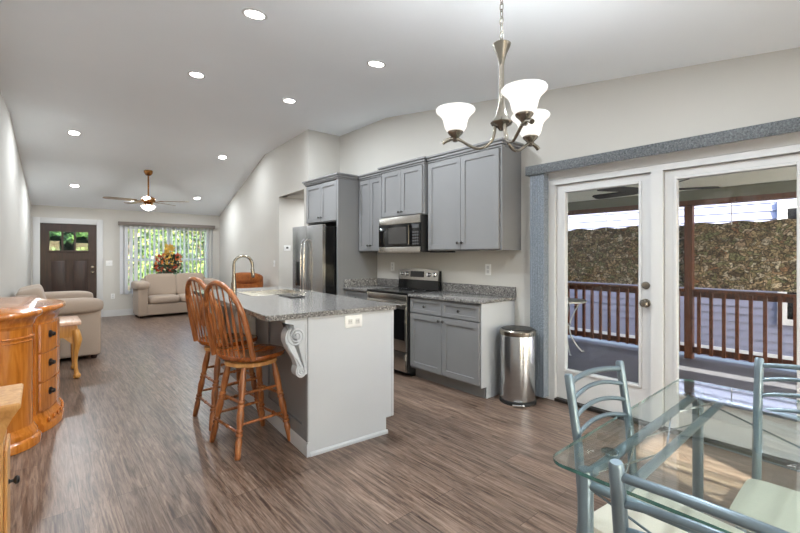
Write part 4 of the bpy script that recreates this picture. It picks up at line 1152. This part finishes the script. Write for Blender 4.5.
# ------------------------------------------------------------------ bow-front chest against the left wall
cd = thing('chest_of_drawers', 'glossy amber wood bow-front chest with three drawers and carved base', 'dresser', (-0.1, 4.6, 0))
def outline(o=0.0, n=12):
    """plan outline, offset outward by o: rounded near end, re-entrant corner, bowed drawer front, rounded far end"""
    pts = [(XL + 0.02, 3.97 - o)]
    for k in range(n + 1):        # near rounded end cabinet
        a = math.radians(-80 + 105 * k / n)
        pts.append((-0.235 + (0.195 + o) * math.cos(a), 4.175 + (0.205 + o) * math.sin(a)))
    for k in range(n + 1):        # bow front
        t = k / n
        y = 4.29 + 0.86 * t
        pts.append((-0.035 + 0.15 * math.sin(PI * t) ** 0.72 + o, y))
    for k in range(n + 1):
        a = math.radians(-25 + 105 * k / n)
        pts.append((-0.235 + (0.195 + o) * math.cos(a), 5.265 + (0.205 + o) * math.sin(a)))
    pts.append((XL + 0.02, 5.47 + o))
    return pts
def stack(layers): return [[(x, y, z) for x, y in outline(o)] for o, z in layers]
mb = MB(cd); mb.ngon_stack(stack([(0.0, 0.15), (0.0, 0.86)])); mb.build('case', M['cherry'], cd)
mb = MB(cd); mb.ngon_stack(stack([(0.0, 0.86), (0.004, 0.875), (0.012, 0.885), (0.012, 0.895), (0.02, 0.915), (0.035, 0.935), (0.052, 0.948), (0.058, 0.958), (0.058, 0.972), (0.05, 0.985), (0.045, 0.988)])); mb.build('top', M['cherry'], cd)
mb = MB(cd); mb.ngon_stack(stack([(0.035, 0.0), (0.05, 0.004), (0.05, 0.05), (0.042, 0.062), (0.03, 0.075), (0.03, 0.10), (0.02, 0.115), (0.012, 0.13), (0.004, 0.15)])); mb.build('plinth', M['cherry'], cd)
mb = MB(cd)
base = outline(0.0)
def bowpts(t0, t1, o, n=14):
    out = []
    for k in range(n + 1):
        t = t0 + (t1 - t0) * k / n
        out.append((-0.035 + 0.15 * math.sin(PI * t) ** 0.72 + o, 4.29 + 0.86 * t))
    return out
for z0, z1 in ((0.17, 0.385), (0.40, 0.615), (0.63, 0.845)):
    mb = MB(cd)
    a_ = bowpts(0.025, 0.975, 0.016); b_ = bowpts(0.025, 0.975, 0.002)[::-1]
    mb.prism([(x, y, z0) for x, y in a_ + b_], (0, 0, z1 - z0)); dw = mb.build('drawer', M['cherry'], cd)
    for t in (0.14, 0.86):
        (px_, py_) = bowpts(t, t + 1e-4, 0.016, 1)[0]
        mb = MB(cd); zc_ = (z0 + z1) / 2 + 0.02
        nx = Vector((1, -0.75 if t < 0.5 else 0.75, 0)).normalized()
        mb.lathe([(0.03, -0.002), (0.03, 0.003), (0.012, 0.006), (0.009, 0.02), (0.018, 0.028), (0.014, 0.036), (0, 0.038)], (px_, py_, zc_), nx, 14)
        mb.build('drawer_pull', M['pewter'], dw)
for yy in (4.295, 5.145):
    mb = MB(cd); mb.tube([(-0.032, yy, 0.155), (-0.032, yy, 0.855)], 0.011, 10); mb.build('pilaster', M['cherry'], cd)
for o, z in ((0.004, 0.80),):
    ring = [(x, y) for x, y in outline(o)][1:14]
    for zz, r_ in ((z, 0.007), (z - 0.03, 0.004)): mb = MB(cd); mb.tube([(x, y, zz) for x, y in ring], r_, 8); mb.build('moulding', M['cherry'], cd)
for k in range(11):
    (px_, py_) = bowpts(0.08 + 0.084 * k, 0.0801 + 0.084 * k, 0.036, 1)[0]
    mb = MB(cd); mb.sq((px_, py_, 0.085), (0.012, 0.03, 0.02), 1, 1, 10, 6); mb.build('carving', M['cherry'], cd)

# light oak cabinet at the camera's left
oc = thing('oak_cabinet', 'light oak cabinet with dark round knob at the left edge', 'cabinet', (-0.22, 2.43, 0))
mb = MB(oc); mb.box(XL + 0.02, -0.112, 2.30, 2.56, 0.0, 0.64, 0.003, 1); mb.build('case', M['oaklight'], oc)
mb = MB(oc)
lay = [(0.0, 0.64), (0.004, 0.665), (0.012, 0.70), (0.028, 0.74), (0.046, 0.772), (0.054, 0.785), (0.054, 0.796), (0.048, 0.802)]
mb.ngon_stack([[(XL + 0.02, 2.30 - o, z), (-0.112 + o, 2.30 - o, z), (-0.112 + o, 2.56 + o * .6, z), (XL + 0.02, 2.56 + o * .6, z)] for o, z in lay]); mb.build('top', M['oaklight'], oc)
mb = MB(oc); mb.box(-0.1115, -0.1, 2.32, 2.54, 0.05, 0.60, 0.003, 1); d = mb.build('door', M['oaklight'], oc)
mb = MB(oc); mb.lathe([(0.012, 0), (0.006, 0.006), (0.006, 0.014), (0.016, 0.02), (0.018, 0.027), (0.012, 0.034), (0, 0.036)], (-0.1, 2.40, 0.44), (1, 0, 0), 14); mb.build('knob', M['blackmatte'], d)

# ------------------------------------------------------------------ glass dining table
TZ = 0.745
tb = thing('dining_table', 'glass topped dining table with blue grey metal legs', 'table', (1.9, -0.14, 0))
tx0, tx1, ty0, ty1 = 1.22, 2.56, -0.97, 0.70
def rrect(x0, x1, y0, y1, r, z, n=6):
    out = []
    for cx, cy, a0 in ((x1 - r, y1 - r, 0), (x0 + r, y1 - r, 90), (x0 + r, y0 + r, 180), (x1 - r, y0 + r, 270)):
        for k in range(n + 1):
            a = math.radians(a0 + 90 * k / n); out.append((cx + r * math.cos(a), cy + r * math.sin(a), z))
    return out
mb = MB(tb)
R1, R2 = rrect(tx0, tx1, ty0, ty1, 0.055, TZ - 0.011), rrect(tx0, tx1, ty0, ty1, 0.055, TZ)
va = [mb.v(p) for p in R1]; vb_ = [mb.v(p) for p in R2]
mb.mi = 0; mb.f(va[::-1]); mb.f(vb_)
mb.mi = 1
for i in range(len(va)): mb.f([va[i], va[(i + 1) % len(va)], vb_[(i + 1) % len(va)], vb_[i]])
label(mb.build('glass_top', [M['tglass'], M['tedge']], tb, 20), 'clear glass top with green edge')
LX = (1.275, 2.47); LY = (-0.87, 0.60)
zr = TZ - 0.038
for lx in LX:
    for ly in LY:
        mb = MB(tb); mb.lathe([(0.021, 0.012), (0.023, 0.02), (0.023, TZ - 0.02), (0.021, TZ - 0.013)], (lx, ly, 0), seg=18); lg = mb.build('leg', M['bluegrey'], tb)
        mb = MB(tb); mb.lathe([(0.024, 0), (0.024, 0.0118)], (lx, ly, 0), seg=14); mb.build('foot', M['rubber'], lg)
for ly, s_ in ((LY[1], -1), (LY[0], 1)):
    mb = MB(tb); mb.tube([(LX[0], ly, zr), (LX[1], ly, zr)], 0.0165, 12); mb.build('rail', M['bluegrey'], tb)
    mb = MB(tb); mb.tube([(LX[0], ly + s_ * 0.10, zr - 0.012), (LX[1], ly + s_ * 0.10, zr - 0.012)], 0.0145, 12); mb.build('rail', M['bluegrey'], tb)
    mb = MB(tb)
    n = 3
    for k in range(n):
        xa_, xb_ = LX[0] + (LX[1] - LX[0]) * k / n, LX[0] + (LX[1] - LX[0]) * (k + 1) / n
        mb.tube([(xa_, ly, zr), (xb_, ly + s_ * 0.10, zr - 0.01)], 0.0035, 6); mb.tube([(xa_, ly + s_ * 0.10, zr - 0.01), (xb_, ly, zr)], 0.0035, 6)
    mb.build('brace_wire', M['chrome'], tb)
for lx in LX:
    mb = MB(tb); mb.tube([(lx, LY[0], zr - 0.02), (lx, LY[1], zr - 0.02)], 0.0145, 12); mb.build('rail', M['bluegrey'], tb)
    mb = MB(tb)
    mb.tube([(lx, LY[1] - 0.01, zr - 0.03), (lx, (LY[0] + LY[1]) / 2, 0.45), (lx, LY[0] + 0.01, zr - 0.03)], 0.004, 6)
    mb.tube([(lx, LY[1] - 0.02, 0.47), (lx, (LY[0] + LY[1]) / 2, 0.455), (lx, LY[0] + 0.02, 0.47)], 0.004, 6)
    mb.build('brace_wire', M['bluegrey'], tb)
for lx, ly in ((1.45, 0.60), (2.33, 0.60), (1.45, -0.87), (2.33, -0.87)):
    mb = MB(tb); mb.lathe([(0.012, zr + 0.014), (0.012, TZ - 0.022), (0.026, TZ - 0.018), (0.028, TZ - 0.0122), (0.0, TZ - 0.012)], (lx, ly, 0), seg=18); mb.build('glass_pad', M['chrome'], tb)

# ------------------------------------------------------------------ metal dining chairs (local: faces +X, back posts at x=0)
def make_chair(lab):
    c = thing('dining_chair', lab, 'dining chair', (0.93, 0.196, 0), 0, 'metal dining chairs at the glass table')
    hw = 0.176
    for s_ in (-1, 1):
        pts = [(-0.03, s_ * hw, 0.012), (0.035, s_ * hw, 0.26), (0.06, s_ * hw, 0.46), (0.04, s_ * hw, 0.70), (0.001, s_ * hw, 0.943)]
        sm = []
        for i in range(len(pts) - 1):
            for q in range(4):
                t = q / 4; sm.append(tuple(pts[i][k] + (pts[i + 1][k] - pts[i][k]) * t for k in range(3)))
        sm.append(pts[-1])
        mb = MB(); mb.tube(sm + [(0.0, s_ * hw, 0.95)], [0.016] * len(sm) + [0.012], 14); mb.build('rear_post', M['bluegrey'], c)
        mb = MB(); mb.tube([(0.46, s_ * (hw - 0.015), 0.012), (0.44, s_ * (hw - 0.015), 0.42)], 0.0165, 12); mb.build('front_leg', M['bluegrey'], c)
        mb = MB(); mb.tube([(0.058, s_ * hw, 0.40), (0.44, s_ * (hw - 0.015), 0.40)], 0.012, 10); mb.tube([(0.02, s_ * hw, 0.20), (0.45, s_ * (hw - 0.015), 0.20)], 0.009, 8); mb.build('side_rail', M['bluegrey'], c)
    mb = MB(); mb.tube([(0.44, -hw + 0.015, 0.40), (0.44, hw - 0.015, 0.40)], 0.012, 10); mb.tube([(0.057, -hw, 0.40), (0.057, hw, 0.40)], 0.012, 10); mb.build('seat_frame', M['bluegrey'], c)
    mb = MB(); mb.X = Matrix.Translation((0.262, 0, 0.437)); mb.sq((0, 0, 0), (0.20, 0.205, 0.024), 0.35, 0.22, 32, 10); mb.build('seat', M['cream'], c)
    for z, r in ((0.918, 0.0105), (0.856, 0.0085), (0.794, 0.0085), (0.732, 0.0085)):
        x0 = 0.003 + (0.943 - z) * 0.16
        pts = [(x0 - 0.018 * (1 - (2 * k / 14 - 1) ** 2), -hw + 2 * hw * k / 14, z + (0.014 if z > 0.9 else 0.028) * (1 - (2 * k / 14 - 1) ** 2)) for k in range(15)]
        mb = MB(); mb.tube(pts, r, 10); mb.build('back_rail', M['bluegrey'], c)
    return c
chB = make_chair('blue grey metal ladder-back chair nearest the camera, its back across the table corner')
dup(chB, (1.66, 0.742, 0), math.radians(-97), 'blue grey metal chair at the short end of the table before the left patio door')
dup(chB, (2.345, 0.172, 0), PI, 'blue grey metal chair at the right picture edge, between glass table and patio doors')

# ------------------------------------------------------------------ porch
ZP = -0.05
mb = MB(); mb.box(XR + 0.13, 7.05, -6.5, 7.0, ZP - 0.1, ZP); struct(mb.build('floor_porch', M['concrete']))
mb = MB()
for k in range(24):
    x0 = XR + 0.125 + k * 0.14
    mb.box(x0, x0 + 0.132, -6.5, 7.0, 2.52, 2.535); mb.box(x0 + 0.1321, x0 + 0.1399, -6.5, 7.0, 2.526, 2.535)
mb.box(XR + 0.125, 8.1, -6.5, 7.0, 2.536, 2.62)  # slab overruns the porch out of view, extended to shade railing and neighbour's wall
struct(mb.build('ceiling_porch', M['soffit']))
mb = MB(); mb.box(6.82, 6.98, -6.5, 7.0, 2.30, 2.52); struct(mb.build('beam_porch', M['soffit']))
mb = MB(); mb.box(6.86, 6.98, -6.5, 7.0, 2.155, 2.299); hb = mb.build('trim_3', M['header']); struct(hb)  # shadowed part of the header, its shade carried by the colour
mb = MB(); mb.box(6.84, 6.985, -6.5, 7.0, 2.085, 2.154); struct(mb.build('trim_4', M['redwood']))
for yy, lab in ((1.78, 'brown wooden porch post behind the right patio door'), (4.6, 'brown wooden porch post at the far end of the porch'), (-1.1, 'brown wooden porch post right of the doors')):
    mb = MB(); mb.box(6.86, 6.96, yy - 0.05, yy + 0.05, ZP, 2.0845, 0.004, 1); tag(mb.build('porch_post', M['redwood']), lab, 'post', 'porch posts')
def railing(y0, y1, lab):
    r = thing('porch_railing', lab, 'railing', (6.9, (y0 + y1) / 2, ZP), 0, 'porch railing sections')
    mb = MB(r); mb.box(6.845, 6.965, y0, y1, 0.885, 0.92, 0.004, 1); mb.box(6.885, 6.925, y0, y1, 0.815, 0.884); mb.build('top_rail', M['redwood'], r)
    mb = MB(r); mb.box(6.885, 6.925, y0, y1, 0.035, 0.115); mb.build('bottom_rail', M['redwood'], r)
    n = int((y1 - y0) / 0.133)
    for k in range(n):
        y = y0 + (k + 0.5) * (y1 - y0) / n
        mb = MB(r); mb.box(6.845, 6.883, y - 0.019, y + 0.019, 0.03, 0.882); mb.build('baluster', M['redwood'], r)
railing(-1.045, 1.725, 'wooden baluster railing seen through the right patio door')
railing(1.835, 4.545, 'wooden baluster railing seen through the left patio door')
# camouflage screen hung above the rail
cs = thing('privacy_screen', 'leaf camouflage netting hung between porch railing and header beam', 'screen', (6.93, 1.8, 0.93))
mb = MB(cs)
nY, nZ = 90, 10
rows = []
for j in range(nZ + 1):
    row = []
    for i in range(nY + 1):
        y = -1.04 + 5.58 * i / nY; z = 0.94 + 0.90 * j / nZ
        if j == nZ: z += 0.012 * math.sin(i * 0.9) - 0.006
        row.append(mb.v((6.985 + 0.012 * math.sin(y * 9 + j * 0.8) + 0.006 * math.sin(y * 31 + j * 2), y, z)))
    rows.append(row)
for j in range(nZ):
    for i in range(nY): mb.f([rows[j][i], rows[j][i + 1], rows[j + 1][i + 1], rows[j + 1][i]])
mb.build('netting', M['camo'], cs)
for y in (0.55, 1.32, 2.43, 2.95, 3.6):
    mb = MB(cs); mb.tube([(6.985, y, 1.80), (6.985, y, 2.10)], 0.006, 6); mb.build('hanging_cord', M['plastic'], cs)
# porch fan
pf = thing('ceiling_fan', 'black porch ceiling fan beyond the patio doors', 'ceiling fan', (5.35, 1.85, 2.1))
PX, PY, PZ = 5.35, 1.78, 2.14
mb = MB(pf); mb.lathe([(0.06, 2.518), (0.06, 2.49), (0.015, 2.46), (0.013, PZ + 0.07)], (PX, PY, 0), seg=16); mb.build('downrod', M['fanblack'], pf)
mb = MB(pf); mb.lathe([(0.03, PZ + 0.08), (0.10, PZ + 0.05), (0.11, PZ - 0.02), (0.07, PZ - 0.07), (0.0, PZ - 0.08)], (PX, PY, 0), seg=20); mb.build('motor', M['fanblack'], pf)
for k in range(5):
    mb = MB(pf); mb.X = Matrix.Translation((PX, PY, PZ)) @ Matrix.Rotation(math.radians(-62 + 72 * k), 4, 'Z') @ Matrix.Rotation(math.radians(15), 4, 'X')
    mb.prism([(0.08, -0.03, 0), (0.2, -0.06, 0), (0.64, -0.07, 0), (0.68, -0.04, 0), (0.68, 0.04, 0), (0.64, 0.07, 0), (0.2, 0.06, 0), (0.08, 0.03, 0)], (0, 0, 0.008)); mb.build('blade', M['fanblack'], pf)
# bistro set on the porch
bt = thing('bistro_table', 'pale metal bistro table with curved legs on the porch', 'table', (5.95, 3.12, ZP))
mb = MB(bt); mb.lathe([(0.30, 0.70), (0.31, 0.705), (0.31, 0.72), (0.30, 0.728), (0, 0.73)], (5.95, 3.12, 0), seg=30); mb.build('tabletop', M['bistro'], bt)
for k in range(4):
    a = math.radians(45 + 90 * k); d = Vector((math.cos(a), math.sin(a), 0)); c0 = Vector((5.95, 3.12, 0))
    mb = MB(bt); mb.tube([c0 + d * r + Vector((0, 0, z)) for r, z in ((0.23, 0.70), (0.16, 0.58), (0.09, 0.42), (0.07, 0.30), (0.10, 0.16), (0.18, 0.04), (0.25, ZP + 0.012), (0.28, ZP + 0.012))], 0.011, 8); mb.build('leg', M['bistro'], bt)
mb = MB(bt); mb.tube([(5.95 + 0.085 * math.cos(t), 3.12 + 0.085 * math.sin(t), 0.36) for t in [2 * PI * k / 20 for k in range(21)]], 0.008, 6); mb.build('ring', M['bistro'], bt)
bcx = thing('patio_chair', 'dark teal wicker chair behind the bistro table on the porch', 'chair', (6.4, 3.75, ZP), math.radians(200))
mb = MB(); mb.box(-0.22, 0.22, -0.22, 0.22, 0.40, 0.46, 0.02); mb.build('seat', M['teal'], bcx)
mb = MB(); mb.X = Matrix.Translation((-0.21, 0, 0.46)) @ Matrix.Rotation(math.radians(-10), 4, 'Y'); mb.box(-0.02, 0.02, -0.21, 0.21, 0.0, 0.42, 0.015); mb.build('backrest', M['teal'], bcx)
for sx in (-1, 1):
    for sy in (-1, 1):
        mb = MB(); mb.tube([(sx * 0.2, sy * 0.2, 0.001), (sx * 0.19, sy * 0.19, 0.41)], 0.014, 8); mb.build('leg', M['teal'], bcx)

# neighbour's house beyond the porch
nb = thing('neighbouring_house', 'lavender grey lap sided house beyond the porch screen', 'house', (9.6, 1.5, -0.5))
mb = MB(nb)
pr = []
NZ0, EXP = -0.50, 0.14
for k in range(29):
    z = NZ0 + k * EXP; pr += [(9.50, z), (9.518, z + EXP - 0.002)]
pts = [(x, -6.0, z) for x, z in pr] + [(9.7, -6.0, pr[-1][1]), (9.7, -6.0, NZ0)]
mb.prism(pts, (0, 16.0, 0)); mb.build('siding', M['siding'], nb)
mb = MB(nb); mb.box(9.49, 9.7, -6.0, 10.0, -0.40, -0.30); label(mb.build('skirt_board', M['white'], nb), 'white foundation skirt')
mb = MB(nb); mb.box(9.1, 9.9, -6.2, 10.2, 3.52, 3.62); mb.prism([(9.1, -6.2, 3.62), (12.0, -6.2, 4.9), (12.0, -6.2, 3.62)], (0, 16.4, 0)); mb.build('roof', M['pewter'], nb)
mb = MB(nb); fr_ = 0.07
y0, y1, z0, z1 = 0.15, 1.17, 0.22, 2.3
for q in ((y0, y0 + 0.12, z0, z1), (y1 - 0.12, y1, z0, z1), (y0 + .12, y1 - .12, z0, z0 + 0.1), (y0 + .12, y1 - .12, z1 - 0.12, z1), (y0 + .12, y1 - .12, 1.2, 1.26)): mb.box(9.465, 9.497, *q)
wf = mb.build('window', M['white'], nb)
mb = MB(nb); mb.box(9.48, 9.485, y0 + .12, y1 - .12, z0 + .1, z1 - .12); mb.build('window_pane', M['darkglass'], wf)

# ------------------------------------------------------------------ outside the living room window
mb = MB(); mb.box(-14, 16, Y_FAR + 0.2, 40, -0.62, -0.50); struct(mb.build('ground_lawn', M['lawn']))
mb = MB(); mb.box(-14, 16, -16, Y_FAR + 0.199, -0.82, -0.70); struct(mb.build('ground', paint('pale_gravel', (140, 136, 130), 0.9, var=0.2, nscale=40)))
mb = MB(); mb.box(-3.0, XR + 0.1, -9.0, Y_NEAR - 0.16, -0.69, -0.06); struct(mb.build('light_bounce_slab', paint('pale_bounce_concrete', (190, 187, 180), 0.8, var=0.05, nscale=2)))  # unseen slab added to bounce sunlight up into the room
def tree(x, y, h, r, mats, lab, n=1500, name='tree', cat='tree'):
    t = thing(name, lab, cat, (x, y, -0.5))
    mb = MB(); mb.tube([(0, 0, 0), (0.05, 0.03, h * 0.4), (0, 0, h * 0.75)], [0.12, 0.09, 0.04], 8)
    for k in range(6):
        a = k * 1.1; mb.tube([(0, 0, h * (0.3 + 0.06 * k)), (r * 0.6 * math.cos(a), r * 0.6 * math.sin(a), h * (0.5 + 0.06 * k))], [0.04, 0.015], 6)
    mb.build('trunk', M['bark'], t)
    for i, m in enumerate(mats):
        mb = MB()
        for k in range(n // len(mats)):
            u = random.random() * 2 * PI; w = random.uniform(-1, 1); rr = r * random.random() ** 0.4
            s_ = math.sqrt(1 - w * w)
            c = (rr * s_ * math.cos(u), rr * s_ * math.sin(u), h * 0.58 + w * rr * (h * 0.42 / r))
            mb.leaf(c, (random.uniform(-1, 1), random.uniform(-1, 1), random.uniform(-1, .5)), (random.uniform(-1, 1), random.uniform(-1, 1), 1), random.uniform(0.14, 0.26), 0.10)
        f = mb.build('foliage', m, t); f['kind'] = 'stuff'
    return t
tree(2.3, 17.2, 4.6, 1.6, [M['leafA'], M['leafB']], 'green tree outside, left in the living room window', 2600)
tree(5.3, 19.6, 5.2, 1.6, [M['leafB'], M['leafA'], M['leafC']], 'yellow green tree outside, middle of the living room window', 2600)
tree(-0.6, 21.5, 5.0, 2.1, [M['leafC'], M['leafA']], 'dark green tree outside behind the front door glass', 2000)
tree(4.5, 15.4, 1.7, 0.9, [M['leafB'], M['leafA']], 'low bush on the lawn outside the living room window', 900, 'bush', 'bush')
hg = thing('hedge', 'tall dense evergreen hedge along the street behind the trees', 'hedge', (2.0, 25.5, -0.5))
mb = MB()
nh = 60
rings = []
for j, (zz, dd) in enumerate(((0.0, 1.0), (1.2, 1.2), (2.6, 1.15), (4.0, 0.95), (5.0, 0.4))):
    rings.append([(-9 + 18 * i / nh, -dd + 0.25 * math.sin(i * 1.7 + j) + random.uniform(-.15, .15), zz + random.uniform(-.15, .15) * (j > 0)) for i in range(nh + 1)] +
                 [(-9 + 18 * i / nh, dd + 0.2 * math.sin(i * 1.3), zz + random.uniform(-.15, .15) * (j > 0)) for i in range(nh, -1, -1)])
mb.ngon_stack(rings); mb.build('hedge_body', M['leafC'], hg)
mb = MB()
for k in range(2600):
    zz = random.uniform(0.1, 5.0); xx = random.uniform(-9, 9)
    mb.leaf((xx, -1.25 + max(0, zz - 3.2) * 0.45 + random.uniform(-0.15, .1), zz), (random.uniform(-1, 1), random.uniform(-.8, .2), random.uniform(-.8, .6)), (random.uniform(-.4, .4), -1, .6), random.uniform(0.2, 0.36), 0.16)
f = mb.build('foliage', M['leafA'], hg); f['kind'] = 'stuff'
hh = thing('house_across_street', 'pale blue house outside, right in the living room window', 'house', (9.6, 20.4, -0.5))
mb = MB(); mb.box(-2.0, 3.0, -0.5, 3.0, 0.0, 3.4); mb.build('wall', M['siding'], hh)
mb = MB(); mb.prism([(-2.3, -0.8, 3.4), (3.3, -0.8, 3.4), (0.5, -0.8, 5.0)], (0, 4.0, 0)); mb.build('roof', M['pewter'], hh)
